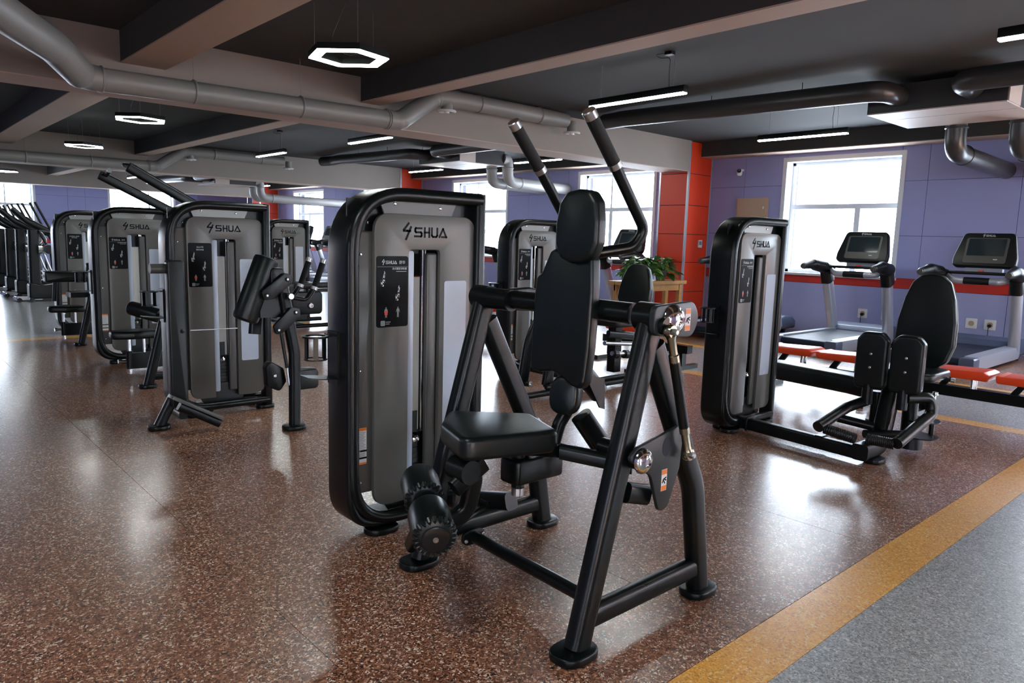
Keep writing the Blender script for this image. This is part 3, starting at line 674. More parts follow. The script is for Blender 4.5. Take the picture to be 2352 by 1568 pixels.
def roller(t, p0, p1, r=.062, nm='roller_pad', flutes=False):
    p0, p1 = Vector(p0), Vector(p1); d = (p1 - p0).normalized()
    o = t.part(nm, MB().lathe([(r * .55, 0), (r * .8, .004), (r * .95, .014), (r, .032), (r, (p1 - p0).length - .03), (r * .95, (p1 - p0).length - .012), (r * .55, (p1 - p0).length)], ax(p0, d), 28), 'pad')
    if flutes:
        mb = MB(); m = ax(p0, d)
        for k in range(22):
            a = 2 * PI * k / 22; c = m @ V(r * .86 * math.cos(a), r * .86 * math.sin(a), .007); u = (m.to_3x3() @ V(math.cos(a), math.sin(a), 0))
            mb.tube([c - u * r * .20, c + u * r * .0, c + u * r * .10 + d * .014], [.003, .0075, .0075], 8)
        t.part('pleats', mb, 'pad', sub=o)
        t.part('end_cap', MB().lathe([(r * .62, .004), (r * .62, -.004), (r * .5, -.006), (0, -.006)], m, 24), 'gloss', sub=o)
        t.part('cap_screw', MB().lathe([(.010, -.006), (.010, -.009), (.004, -.009), (.004, -.007), (0, -.007)], m, 12), 'steel', sub=o)
def sticker(t, p, d, up, k=1.):
    m = ax(p, d, Vector(up).cross(Vector(d)))
    s_ = t.part('caution_sticker', MB().box((-.016 * k, -.04 * k, 0), (.016 * k, .04 * k, .0006), m), 'white')
    t.part('orange_band', merge(MB().box((-.015 * k, .021 * k, .0006), (.015 * k, .039 * k, .001), m), MB().box((-.015 * k, -.039 * k, .0006), (.015 * k, -.021 * k, .001), m)), 'orange', sub=s_)
    t.part('pictogram', strokes([[(-.010 * k, -.008 * k), (-.004 * k, .003 * k), (.010 * k, .008 * k)], [(-.004 * k, .0), (.004 * k, -.012 * k)], [(0, .004 * k), (.010 * k, -.002 * k)]], .005 * k, m, .001), 'printdk', sub=s_)

# ---- 1. front machine: seated pull-down abdominal trainer in front of the nearest tower
t = Thing('abdominal_machine', (2.0, 2.3, 0), 'black seated abdominal machine in the foreground with two tall pull handles and a grey tower', 'gym machine', 'strength machines')
tower(t, 1.610, 2.875, 2)
for s_, Y, fx in ((0, 1.58, 1.77), (1, 2.50, 1.76)):
    prof = rr(.098, .070, .030, 4)
    t.part('leg', MB().sweep([(fx, Y, .028), (2.085, Y, 1.155)], prof, (0, 1, 0)), 'frame')
    rl = rc([V(2.10, Y, 1.06), V(2.415, Y, .475), V(2.495, Y, .02)], [0, .30, 0], 10)
    t.part('leg', MB().sweep(rl, prof, (0, 1, 0)), 'frame')
    t.part('cross_tube', MB().sweep([(fx + .045, Y, .125), (2.475, Y, .125)], rr(.085, .06, .026, 4), (0, 1, 0)), 'frame')
    foot(t, fx - .015, Y, .088, .068); foot(t, 2.50, Y, .085, .062)
    t.part('bearing_housing', MB().tube([(2.08, Y - .045, 1.165), (2.08, Y + .045, 1.165)], .052, 24), 'frame')
# side-frame tie tube and flanges
t.part('tie_tube', MB().tube([(1.875, 1.60, .155), (2.0, 2.43, .085)], .027, 16), 'frame')
t.part('tie_flange', MB().prism(oval(.13, .07), -.006, .006, ax((2.0, 2.44, .085), (0, -1, 0)), .002), 'frame')
bolt(t, (1.955, 2.433, .075), (0, -1, 0), .010); bolt(t, (2.05, 2.433, .09), (0, -1, 0), .010)
# shaft
t.part('pivot_shaft', MB().tube([(2.09, 1.66, 1.168), (2.09, 2.33, 1.168)], .040, 24), 'frame')
t.part('crank_arm', MB().prism([(p.x, p.y) for p in rc([(-.07, .045), (.05, .05), (.13, .035), (.13, -.035), (.05, -.055), (-.07, -.045)], .03, 4, True)], -.02, .02, ax((2.14, 2.335, 1.168), (0, -1, 0), (1, 0, 0)), .008), 'frame')
t.part('crank_arm', MB().tube([(2.07, 2.46, 1.165), (2.07, 2.30, 1.165)], .046, 20), 'frame')
bolt(t, (2.07, 2.30, 1.165), (0, -1, 0), .018)
# near crank plate with polished cap, sticker and push rod
o_ = [(p.x, p.y) for p in rc([(-.065, -.052), (-.065, .050), (.165, .062), (.205, .0), (.165, -.072)], [.04, .03, .055, .06, .055], 6, True)]
t.part('crank_plate', MB().prism(o_, -.012, .012, ax((2.085, 1.527, 1.160), (0, -1, 0), (1, 0, 0)), .004), 'plate')
t.part('polished_cap', MB().lathe([(.056, 0), (.054, .008), (.044, .021), (.024, .030), (.015, .031), (.013, .025), (0, .025)], ax((2.125, 1.514, 1.158), (0, -1, 0)), 28), 'chrome', label='polished round metal cap')
sticker(t, (2.215, 1.5148, 1.155), (0, -1, 0), (0, 0, 1))
t.part('bearing_housing', MB().tube([(2.068, 1.535, 1.14), (2.068, 1.495, 1.14)], .030, 20), 'frame')
def rod_end(p, d):
    p, d = Vector(p), Vector(d).normalized()
    t.part('rod_end', merge(MB().lathe([(.022, -.013), (.026, 0), (.022, .013), (.010, .014), (.010, -.014)], ax(p, (0, -1, 0)), 20), MB().tube([p + d * .015, p + d * .03, p + d * .085, p + d * .088, p + d * .115], [.019, .015, .015, .019, .019], 16)), 'brass', label='yellowish metal rod end')
    t.part('bolt', MB().lathe([(.013, 0), (.013, .012), (.008, .016), (0, .016)], ax(p + V(0, -.014, 0), (0, -1, 0)), 6), 'steel')
pa, pb = V(2.063, 1.478, 1.125), V(2.215, 1.478, .665); dr = (pb - pa).normalized()
rod_end(pa, dr); rod_end(pb, -dr)
t.part('push_rod', MB().tube([pa + dr * .112, pb - dr * .112], .019, 18), 'frame')
# lower bell crank
o_ = [(p.x, p.y) for p in rc([(-.075, .02), (-.03, .055), (.21, .10), (.235, .065), (.225, -.06), (.165, -.20), (.115, -.21), (.09, -.15), (.055, -.06)], [.03, .03, .025, .03, .04, .035, .03, .05, .05], 6, True)]
t.part('bell_crank', MB().prism(o_, -.008, .008, ax((1.99, 1.518, .668), (0, -1, 0), (1, 0, 0)), .003), 'plate')
t.part('crank_hole', MB().prism([(.022 * math.cos(a), .034 * math.sin(a)) for a in [2 * PI * k / 20 for k in range(20)]], 0, .0008, ax((2.125, 1.5098, .70), (0, -1, 0), (1, 0, 0))), 'joint')
sticker(t, (2.122, 1.5098, .578), (0, -1, 0), (0, 0, 1))
t.part('bearing_housing', MB().tube([(1.985, 1.60, .675), (1.985, 1.505, .675)], .036, 20), 'frame')
t.part('polished_cap', MB().lathe([(.046, 0), (.045, .008), (.036, .02), (.017, .027), (.014, .021), (0, .021)], ax((1.985, 1.506, .675), (0, -1, 0)), 24), 'chrome', label='polished round metal cap')
t.part('cross_shaft', MB().tube([(2.02, 1.60, .672), (2.02, 1.72, .672)], .034, 18), 'frame')
t.part('linkage_tube', MB().sweep([(1.98, 1.57, .545), (2.10, 1.57, .51)], rr(.075, .05, .02, 3), (0, 1, 0)), 'frame')
# swing lever carrying the back pad
Yc = 1.955
t.part('swing_lever', MB().sweep([(2.06, Yc + .01, .99), (2.27, Yc + .01, .80)], rr(.085, .06, .026, 4), (0, 1, 0)), 'frame')
t.part('swing_lever', MB().sweep([(2.10, Yc - .05, .74), (2.24, Yc - .12, .52)], rr(.085, .06, .024, 4), (.35, .9, 0)), 'frame')
t.part('lever_gusset', MB().prism([(0, 0), (.12, -.03), (.13, -.16), (.1, -.15)], -.004, .004, ax((2.13, Yc - .03, .90), (0, -1, 0), (1, 0, 0)), 0), 'frame')
t.part('swing_arm', MB().sweep(rc([V(2.02, Yc + .02, .62), V(2.05, Yc + .02, .70), V(2.11, Yc, .80)], .05), rr(.055, .04, .015, 3), (0, 1, 0)), 'frame')
t.part('hip_pad', MB().prism(oval(.125, .155), -.035, .035, ax((2.04, 1.935, .825), (-.9, -.35, .12), (0, -1, 0)), .022, 4, dome=.006), 'pad')
# back pad
XB = 2.035
bo = [(.075, .255), (.04, .246), (.01, .238), (-.02, .244), (-.055, .262), (-.078, .255), (-.105, .19), (-.115, .165), (-.135, .15), (-.142, .08), (-.143, -.17), (-.14, -.225), (-.095, -.228), (-.04, -.215), (.0, -.225), (.05, -.255), (.085, -.262), (.104, -.235), (.112, -.10), (.112, .12), (.104, .23)]
bo = [(-a * 1.20, b) for a, b in bo]          # local x towards -Y, so mirror
mB = ax((XB, Yc - .022, 1.13), (-1, -.0, .04), (0, -1, 0))
t.part('back_pad', MB().prism([(p.x, p.y) for p in rc([(-a, b) for a, b in bo], .02, 3, True)], -.025, .03, mB, .014, 4), 'pad')
t.part('pad_backing', MB().box((XB + .028, Yc - .05, .95), (XB + .045, Yc + .05, 1.34)), 'frame')
# head pad
ho = [(.0, .135), (.06, .128), (.092, .09), (.103, .02), (.105, -.06), (.085, -.11), (.04, -.135), (-.02, -.14), (-.075, -.12), (-.1, -.07), (-.105, 0), (-.092, .085), (-.06, .125)]
t.part('head_pad', MB().prism([(p.x, p.y) for p in rc(ho, .03, 3, True)], -.03, .035, ax((2.02, Yc - .082, 1.478), (-1, -.05, .05), (0, -1, 0)), .022, 5, dome=.008), 'pad')
t.part('head_post', MB().sweep([(XB + .05, Yc - .02, 1.1), (XB + .05, Yc - .02, 1.52)], rr(.03, .06, .01, 3), (0, 1, 0)), 'frame')
# pull handles
for nm, Yh, sg in (('right', 1.775, 1), ('left', 2.165, -1)):
    p = [V(1.925, Yh, 1.872), V(2.075, Yh, 1.705), V(2.275, Yh, 1.47), V(2.235, Yh + .02 * sg, 1.405), V(2.08, Yc - .04 * sg, 1.37)]
    t.part('handle_tube', MB().tube(rc(p[1:], [0, .08, .06, 0], 8), .0215, 16), 'frame'); grip(t, p[0], p[1], .0245)
# seat (turned about its post) with its support
so = [(1.515, 1.915), (1.88, 1.80), (1.985, 2.075), (1.745, 2.30), (1.60, 2.16)]
m0 = Matrix.Translation((0, 0, .735)) @ Matrix.Rotation(0, 4, 'X')
t.part('seat_pad', MB().prism([(p.x, p.y) for p in rc(so, [.05, .05, .05, .04, .08], 6, True)], -.085, 0, m0, .020, 4), 'pad')
t.part('seat_plate', MB().box((1.70, 1.96, .635), (1.90, 2.14, .65)), 'black')
t.part('seat_post', MB().tube([(1.895, 2.04, .45), (1.895, 2.04, .64)], .026, 16), 'frame')
t.part('seat_post', MB().tube([(1.885, 2.03, .425), (1.885, 2.03, .455)], .024, 16), 'steel', label='bright tip of the seat post')
t.part('seat_housing', MB().prism(rr(.26, .11, .02, 3), .475, .575, Matrix.Translation((1.97, 2.04, 0)), .012), 'frame')
t.part('seat_arm', MB().sweep([(2.08, 2.04, .53), (2.36, 2.44, .56)], rr(.07, .05, .02, 3), (0, 0, 1)), 'frame')
t.part('seat_arm', MB().sweep([(1.90, 1.82, .65), (2.05, 1.60, .62)], rr(.05, .06, .02, 3), (0, 0, 1)), 'frame')
t.part('seat_arm', MB().sweep([(1.93, 2.04, .6), (1.90, 1.82, .65)], rr(.05, .05, .02, 3), (0, 0, 1)), 'frame')
# curved bracket to the foot rollers
t.part('roller_bracket', MB().sweep(rc([V(1.70, 2.10, .635), V(1.715, 2.10, .50), V(1.70, 2.12, .36), V(1.57, 2.14, .345)], [0, .05, .09, 0], 8), rr(.07, .05, .015, 3), (.05, 1, 0)), 'frame')
t.part('roller_arm', MB().sweep([(1.68, 2.0, .60), (1.56, 2.02, .52)], rr(.075, .04, .02, 3), (0, 1, 0)), 'frame')
t.part('bearing_housing', MB().tube([(1.60, 1.97, .585), (1.60, 2.07, .585)], .045, 18), 'frame')
t.part('main_beam', MB().sweep([(2.10, 2.3, .27), (2.10, 2.95, .10)], rr(.08, .07, .02, 3), (1, 0, 0)), 'frame')
t.part('adjuster_plate', MB().prism(rr(.13, .06, .01, 2), .225, .245, Matrix.Translation((2.12, 2.44, 0)), .003), 'frame'); t.part('adjuster_rod', MB().tube([(2.10, 2.44, .225), (1.90, 2.42, .17)], .010, 8), 'frame')
t.part('cable_arm', MB().sweep([(1.95, 2.5, .17), (2.12, 2.5, .20)], rr(.06, .05, .01, 3), (0, 1, 0)), 'frame')
t.part('upright_tube', MB().tube([(1.80, 2.50, .25), (1.62, 2.3, .30)], .03, 14), 'frame')
ra, rb = V(1.405, 1.915, .405), V(1.60, 2.30, .475)
dd = (rb - ra).normalized()
roller(t, ra, ra + dd * .19, .077, flutes=True); roller(t, ra + dd * .25, ra + dd * .44, .075, flutes=True)
t.part('roller_axle', MB().tube([ra + dd * .15, ra + dd * .3], .02, 14), 'frame')
t.part('roller_leg', MB().sweep([(1.49, 2.08, .44), (1.70, 2.5, .10)], rr(.06, .05, .02, 3), (1, 0, 0)), 'frame')
for k in (0, 1): t.part('cable_pulley', MB().lathe([(.05, -.012), (.058, -.008), (.05, 0), (.058, .008), (.05, .012)], ax((1.86 + .02 * k, 2.33 + .03 * k, .33 + .05 * k), (.3, 1, 0)), 24), 'black')
t.part('drive_cable', MB().tube([(1.80, 2.3, .47), (1.81, 2.34, .30)], .004, 6), 'cable')

# ---- 2. standing kick-back machine with the second tower
t = Thing('glute_machine', (2.0, 5.4, 0), 'standing kick-back machine left of the front tower with a slanted black roller', 'gym machine', 'strength machines')
tower(t, 1.69, 5.65, 1, 'GLUTE', '臀部训练器')
pr_ = rr(.085, .06, .026, 4)
t.part('upright_post', MB().sweep(rc([V(2.325, 4.93, .025), V(2.33, 4.93, .56), V(2.235, 4.93, 1.10)], [0, .25, 0], 8), pr_, (0, 1, 0)), 'frame')
foot(t, 2.32, 4.93, .085, .07)
t.part('pivot_head', MB().prism(rr(.10, .16, .03, 4), -.045, .045, ax((2.20, 4.95, 1.10), (0, -1, 0), (1, 0, 0)), .01), 'frame')
def plate(pts, y, nm='link_plate', th=.012, rad=.03, m='frame'):
    t.part(nm, MB().prism([(p.x, p.y) for p in rc(pts, rad, 5, True)], -th, th, ax((0, y, 0), (0, -1, 0), (1, 0, 0)), .003), m)
plate([(2.295, 1.13), (2.24, 1.145), (2.07, 1.02), (2.085, .955), (2.15, .965), (2.295, 1.075)], 4.885)
plate([(2.35, .895), (2.28, .90), (2.15, .775), (2.165, .71), (2.22, .725), (2.35, .83)], 4.885)
for p in ((2.255, 1.10), (2.105, .99), (2.315, .865), (2.185, .745)): bolt(t, (p[0], 4.872, p[1]), (0, -1, 0), .016, 'plate'); bolt(t, (p[0], 4.867, p[1]), (0, -1, 0), .009)
t.part('pivot_block', MB().box((2.08, 4.93, .83), (2.30, 5.02, 1.02)), 'black')
roller(t, (1.995, 5.0, .805), (2.17, 5.0, 1.25), .088)
t.part('roller_lever', MB().sweep([(2.13, 5.08, .96), (2.10, 5.08, .70)], rr(.09, .05, .02, 3), (0, 1, 0)), 'frame')
t.part('gas_strut', merge(MB().tube([(2.225, 4.93, .74), (2.27, 4.93, .46)], .012, 10)), 'frame'); t.part('strut_rod', MB().tube([(2.27, 4.93, .46), (2.285, 4.93, .33)], .007, 10), 'steel')
t.part('pulley_housing', MB().prism([(p.x, p.y) for p in rc([(2.14, .46), (2.17, .51), (2.27, .45), (2.29, .35), (2.24, .28), (2.15, .32)], .03, 5, True)], -.04, .04, ax((0, 5.02, 0), (0, -1, 0), (1, 0, 0)), .008), 'frame'); bolt(t, (2.20, 4.979, .40), (0, -1, 0), .013)
t.part('knee_pad', MB().prism(rr(.17, .15, .03, 4, 2.43, .36), -.06, .06, ax((0, 4.98, 0), (0, -1, 0), (1, 0, 0)), .012), 'pad')
for y, dx in ((4.82, 0), (5.10, .03)):
    p = [V(2.51 + dx, y, 1.245), V(2.435 + dx, y, 1.045), V(2.37 + dx, y, .955), V(2.22, y, .985)]
    t.part('handle_tube', MB().tube(rc(p[1:], [0, .06, 0], 8), .0175, 14), 'frame'); grip(t, p[0], p[1], .022)
t.part('handle_bar', MB().tube([(2.25, 4.80, .985), (2.25, 5.12, .985)], .02, 14), 'steel')
t.part('chest_support', MB().prism(rr(.115, 1.05, .02, 4, 1.672, .685), -.04, .04, ax((0, 5.42, 0), (0, -1, 0), (1, 0, 0)), .01), 'pad')
t.part('bolt', MB().lathe([(.016, 0), (.014, .008), (0, .01)], FRONT(1.70, 5.379, .71), 14), 'frame')
t.part('lateral_peg', MB().tube([(1.52, 5.46, 1.15), (1.66, 5.46, 1.15)], .035, 18), 'greydk')
t.part('front_leg', MB().sweep(rc([V(1.545, 5.47, .02), V(1.69, 5.47, .30)], 0), rr(.075, .055, .02, 3), (0, 1, 0)), 'frame'); foot(t, 1.545, 5.47, .075, .065)
t.part('foot_plate', MB().prism(rr(.40, .11, .01, 2), -.012, .010, ax((1.74, 5.26, .175), (.50, 0, .86), (.86, 0, -.5)), .002), 'grey')
t.part('foot_plate_arm', MB().sweep([(1.62, 5.26, .20), (1.90, 5.26, .035)], rr(.06, .05, .015, 3), (0, 1, 0)), 'frame')
t.part('taut_cable', MB().tube([(1.76, 5.40, .71), (2.10, 5.40, .705)], .0035, 6), 'steel')
t.part('base_link', MB().sweep([(1.70, 5.42, .09), (1.70, 5.80, .09)], rr(.06, .06, .02, 3), (1, 0, 0)), 'frame')

# ---- 3. machine with two raised levers and a small round-nosed seat
t = Thing('dip_machine', (2.0, 7.8, 0), 'machine behind the kick-back machine with two raised black levers, a small seat and a roller', 'gym machine', 'strength machines')
tower(t, 1.81, 8.43, 1)
for y, x0, zt in ((7.85, 1.78, 1.915), (6.92, 1.79, 1.94)):
    t.part('raised_lever', MB().sweep(rc([V(x0, y, zt), V(2.42, y, 1.60), V(2.62, y, 1.40), V(2.62, y, .10)], [0, .2, .1, 0], 5), rr(.085, .055, .02, 3), (0, 1, 0)), 'frame')
    t.part('lever_handle', MB().tube([(x0 + .05, y - .02, zt - .0), (x0 + .03, y - .22 if y > 7.5 else y + .22, zt + .03)], .02, 14), 'foam')
    t.part('grip_cap', MB().tube([(x0 + .03, y - .22 if y > 7.5 else y + .22, zt + .03), (x0 + .027, y - .24 if y > 7.5 else y + .24, zt + .033)], .021, 14), 'steel')
    foot(t, 2.62, y, .07, .06)
def small_seat(t, x, y, z, k=1.):
    so = [(.20, .12), (.20, -.12), (-.02, -.13), (-.19, -.07), (-.19, .07), (-.02, .13)]
    t.part('seat_pad', MB().prism([(p.x, p.y) for p in rc(so, [.05, .05, .08, .06, .06, .08], 5, True)], 0, .075, Matrix.Translation((x, y, z)), .025, 4), 'pad')
    for dx in (-.03, .10): t.part('seat_rod', MB().tube([(x + dx, y, z - .34 if dx < 0 else z - .2), (x + dx, y, z)], .015 if dx < 0 else .012, 12), 'chrome')
    t.part('rod_sleeve', MB().tube([(x - .03, y, z - .29), (x - .03, y, z - .12)], .03, 14), 'frame')
    t.part('seat_beam', MB().box((x - .02, y - .03, z - .29), (x + .36, y + .03, z - .14)), 'frame')
    t.part('pop_pin', merge(MB().tube([(x - .06, y, z - .215), (x - .10, y, z - .215)], .014, 12), MB().tube([(x - .10, y, z - .215), (x - .13, y, z - .215)], .021, 12)), 'chrome')
small_seat(t, 1.90, 7.45, .40)
roller(t, (1.86, 7.35, .70), (2.06, 7.1, .63), .065); t.part('roller_axle', MB().tube([(2.04, 7.12, .64), (2.14, 7.0, .66)], .02, 12), 'steel')
t.part('front_leg', MB().sweep([(1.90, 7.0, .02), (2.08, 7.0, .72)], rr(.085, .06, .025, 4), (0, 1, 0)), 'frame'); foot(t, 1.895, 7.0, .075, .065)
t.part('base_tube', MB().sweep([(1.95, 7.0, .10), (2.62, 7.0, .10)], rr(.07, .05, .02, 3), (0, 1, 0)), 'frame'); t.part('base_tube', MB().sweep([(2.3, 7.0, .09), (2.3, 8.5, .09)], rr(.07, .05, .02, 3), (1, 0, 0)), 'frame')

# ---- 4. far left machine with seat and forearm bar
t = Thing('lateral_raise_machine', (2.1, 10.6, 0), 'furthest machine of the left row, with small seat and wide black arm rest', 'gym machine', 'strength machines')
tower(t, 1.96, 11.20, 1, 'LATERAL RAISE', '侧平举训练器', cup=False)
small_seat(t, 1.90, 10.35, .38)
t.part('arm_rest', MB().prism(rr(.50, .13, .02, 3, 1.93, .82), -.10, .10, ax((0, 10.3, 0), (0, -1, 0), (1, 0, 0)), .02), 'pad')
t.part('bar_support', MB().sweep([(2.16, 10.3, .60), (2.16, 10.3, .85)], rr(.05, .05, .015, 3), (0, 1, 0)), 'frame'); t.part('upright_post', MB().sweep([(1.82, 10.55, .50), (1.85, 10.55, .86)], rr(.05, .05, .015, 3), (0, 1, 0)), 'frame')
roller(t, (2.12, 10.25, .93), (2.22, 10.25, .93), .06); roller(t, (2.24, 10.25, .92), (2.34, 10.25, .92), .06)
t.part('front_leg', MB().sweep([(1.98, 10.0, .02), (2.12, 10.0, .62)], rr(.075, .055, .02, 3), (0, 1, 0)), 'frame'); foot(t, 1.975, 10.0, .07, .06)
t.part('seat_beam', MB().box((1.9, 10.02, .58), (2.2, 10.3, .64)), 'frame')
t.part('base_tube', MB().sweep([(2.2, 10.0, .09), (2.2, 11.25, .09)], rr(.07, .05, .02, 3), (1, 0, 0)), 'frame')

# ---- 5. far middle machine: lying bench
t = Thing('leg_curl_machine', (5.0, 10.6, 0), 'distant machine with a padded bench and round bolt, right of the kick-back machine', 'gym machine', 'strength machines')
tower(t, 4.84, 11.30, 1, cup=False)
t.part('bench_pad', MB().prism(rr(.38, .085, .03, 4, 4.93, .665), -.14, .14, ax((0, 10.2, 0), (0, -1, -.06), (1, 0, 0)), .02), 'pad')
t.part('bench_pad', MB().prism(rr(.52, .085, .03, 4, 5.45, .655), -.14, .14, ax((0, 10.3, 0), (0, -1, 0), (1, 0, .0)), .02), 'pad')
t.part('bench_frame', MB().box((5.1, 10.1, .56), (5.75, 10.3, .60)), 'frame')
t.part('cam_housing', MB().prism(rr(.50, .34, .06, 5, 4.98, .40), -.06, .06, ax((0, 10.15, 0), (0, -1, 0), (1, 0, 0)), .02), 'pad'); bolt(t, (5.03, 10.089, .36), (0, -1, 0), .045)
for z, x0, x1 in ((.06, 4.5, 5.75), (.16, 4.6, 5.2)): t.part('base_tube', MB().tube([(x0, 10.1, z), (x1, 10.1, z)], .03, 12), 'frame')
t.part('base_tube', MB().tube([(4.95, 10.1, .06), (4.95, 11.35, .06)], .03, 12), 'frame')
t.part('upright_post', MB().box((5.60, 10.12, .0), (5.67, 10.18, .58)), 'frame'); t.part('foot_bracket', MB().box((4.55, 10.05, .16), (4.95, 10.2, .24)), 'frame')
t.part('adjust_knob', MB().lathe([(.03, -.02), (.035, 0), (.03, .02), (0, .025)], ax((5.56, 10.1, .33), (-1, 0, 0)), 14), 'black')

# ---- 6. machine behind the back pad
t = Thing('leg_extension_machine', (5.3, 5.2, 0), 'machine behind the front back pad with a tapered backrest, bent levers and polished bolts', 'gym machine', 'strength machines')
tower(t, 5.07, 5.70, 1)
eg = [(.0, .235), (.06, .23), (.105, .19), (.135, .10), (.16, -.02), (.165, -.14), (.12, -.215), (0, -.235), (-.12, -.215), (-.165, -.14), (-.16, -.02), (-.135, .10), (-.105, .19), (-.06, .23)]
t.part('back_pad', MB().prism(rc([(a * 1.22, b) for a, b in eg], .05, 3, True), -.035, .03, ax((6.05, 4.80, .98), (-1, -.05, .18), (0, -1, 0)), .02, 4), 'pad')
t.part('pad_backing', MB().prism(rc([(a * 1.18, b * .97) for a, b in eg], .05, 3, True), -.05, -.036, ax((6.05, 4.80, .98), (-1, -.05, .18), (0, -1, 0)), .004), 'greylt')
t.part('seat_pad', MB().prism(rr(.40, .36, .06, 5, 5.80, 4.82), .58, .66, Matrix.Identity(4), .025, 4), 'pad')
t.part('seat_post', MB().box((5.74, 4.78, .1), (5.84, 4.88, .58)), 'frame')
for y, x0 in ((4.88, 0), (4.70, .14)):
    t.part('bent_lever', MB().sweep(rc([V(4.55 + x0, y, .10), V(4.62 + x0, y, .50), V(4.84 + x0, y, .84)], [0, .5, 0], 10), rr(.12, .05, .02, 3), (0, 1, 0)), 'frame')
    t.part('axle', MB().tube([(4.55 + x0, y + .03, .10), (4.58 + x0, y - .07, .10)], .025, 14), 'frame'); bolt(t, (4.585 + x0, y - .07, .10), (.3, -1, 0), .028)
for z, x0, x1, r in ((.05, 4.35, 6.2, .03), (.10, 4.6, 6.1, .02)): t.part('base_tube', MB().tube([(x0, 4.62, z), (x1, 4.62, z)], r, 14), 'frame')
t.part('base_tube', MB().tube([(5.3, 4.62, .06), (5.3, 5.75, .06)], .03, 14), 'frame')
t.part('gearbox', MB().prism(rr(.26, .17, .02, 3, 5.02, .18), -.04, .04, ax((0, 4.72, 0), (0, -1, 0), (1, 0, 0)), .01), 'frame')
for k in range(2): t.part('shin_roller', MB().tube([(5.50, 4.62 + .10 * k, .34 + .09 * k), (5.95, 4.62 + .10 * k, .30 + .09 * k)], [.022, .022], 14), 'steel')
for x in (5.55, 5.72, 5.9): t.part('shaft_collar', MB().tube([(x - .03, 4.62, .337 - (x - 5.5) * .09), (x + .03, 4.62, .33 - (x - 5.5) * .09)], .042, 16), 'frame')
t.part('side_arm', MB().sweep([(5.55, 4.72, .52), (6.1, 4.72, .45)], rr(.07, .05, .02, 3), (0, 1, 0)), 'frame')
t.part('adjuster', MB().prism(rr(.14, .09, .01, 2), .11, .15, Matrix.Translation((5.85, 4.64, 0)), .004), 'frame')

# ---- 7. right-hand machine: inner and outer thigh trainer
t = Thing('thigh_machine', (5.3, 2.2, 0), 'seated thigh machine at the right with egg-shaped backrest and two upright knee pads', 'gym machine', 'strength machines')
tower(t, 4.755, 2.90, 1)
t.part('floor_tube', MB().sweep([(5.06, 2.94, .072), (4.95, 1.98, .072)], rr(.09, .085, .018, 3), (1, .1, 0)), 'frame')
t.part('tube_flange', MB().prism(rr(.12, .11, .02, 3), -.008, .008, ax((5.045, 2.83, .075), (0, 1, 0)), .002), 'frame')
t.part('tube_clamp', MB().box((4.945, 2.22, .03), (5.03, 2.27, .125)), 'frame')
t.part('curved_post', MB().sweep(rc([V(4.90, 1.94, .085), V(5.22, 1.94, .085), V(5.36, 1.95, .42), V(5.42, 1.95, .56)], [0, .14, .1, 0], 8), rr(.11, .11, .025, 3), (0, 1, 0)), 'frame')
foot(t, 5.06, 1.90, .08, .06)
t.part('seat_frame', MB().box((5.34, 1.86, .50), (5.95, 2.0, .55)), 'frame')
ge = [(.0, .345), (.07, .335), (.125, .285), (.165, .17), (.195, .0), (.20, -.16), (.165, -.28), (.08, -.34), (0, -.348), (-.08, -.34), (-.165, -.28), (-.20, -.16), (-.195, .0), (-.165, .17), (-.125, .285), (-.07, .335)]
mb_ = ax((5.72, 1.885, .925), (-1, 0, .10), (0, -1, 0))
t.part('back_pad', MB().prism(rc(ge, .06, 4, True), -.03, .025, mb_, .018, 4), 'pad')
t.part('pad_piping', MB().sweep([mb_ @ V(p.x * .985, p.y * .985, -.028) for p in rc(ge, .06, 4, True)], [(.005 * math.cos(a), .005 * math.sin(a)) for a in [2 * PI * k / 8 for k in range(8)]], mb_.to_3x3() @ V(0, 0, 1), close=True), 'greylt')
t.part('seat_pad', MB().prism(rr(.42, .40, .08, 5, 5.52, 1.88), .545, .605, Matrix.Identity(4), .022, 4), 'pad')
for nm, y in (('L', 2.035), ('R', 1.805)):
    p_ = [(p.x, p.y) for p in rc([(-.102, -.195), (.102, -.195), (.102, .15), (.06, .2), (-.06, .2), (-.102, .15)], .045, 5, True)]
    t.part('knee_pad', MB().prism(p_, -.07, .02, ax((5.19, y, .665), (-1, -.12, 0), (0, -1, 0)), .022, 5), 'pad')
    for z in (.62, .715): t.part('bolt', MB().lathe([(.009, 0), (.009, .003), (.004, .005), (0, .003)], ax((5.172, y + .0, z), (-1, -.12, 0)), 12), 'steel')
    t.part('pad_post', MB().tube([(5.20, y + .01, .36), (5.20, y + .01, .50)], .035, 16), 'frame')
L1 = rc([V(5.22, 2.05, .38), V(5.10, 2.13, .33), V(4.78, 2.17, .235)], [0, .08, 0], 6)
t.part('leg_arm', MB().tube(L1, .037, 16), 'frame'); t.part('arm_cap', MB().tube([(4.79, 2.17, .238), (4.765, 2.172, .230)], .038, 16), 'black')
L2 = rc([V(5.22, 1.80, .44), V(5.38, 1.70, .44), V(5.38, 1.68, .33), V(4.92, 1.715, .20)], [0, .07, .06, 0], 7)
t.part('leg_arm', MB().tube(L2, .038, 16), 'frame'); t.part('arm_cap', MB().tube([(4.93, 1.715, .203), (4.905, 1.717, .196)], .038, 16), 'black')
def ribbed(p0, p1):
    p0, p1 = Vector(p0), Vector(p1); K = 29
    t.part('ribbed_foot_bar', MB().tube([p0.lerp(p1, k / (K - 1)) for k in range(K)], [.033 + .0035 * (k % 2) for k in range(K)], 14), 'black')
ribbed((4.82, 2.15, .215), (4.84, 1.95, .185)); ribbed((4.89, 1.90, .19), (4.92, 1.735, .185))
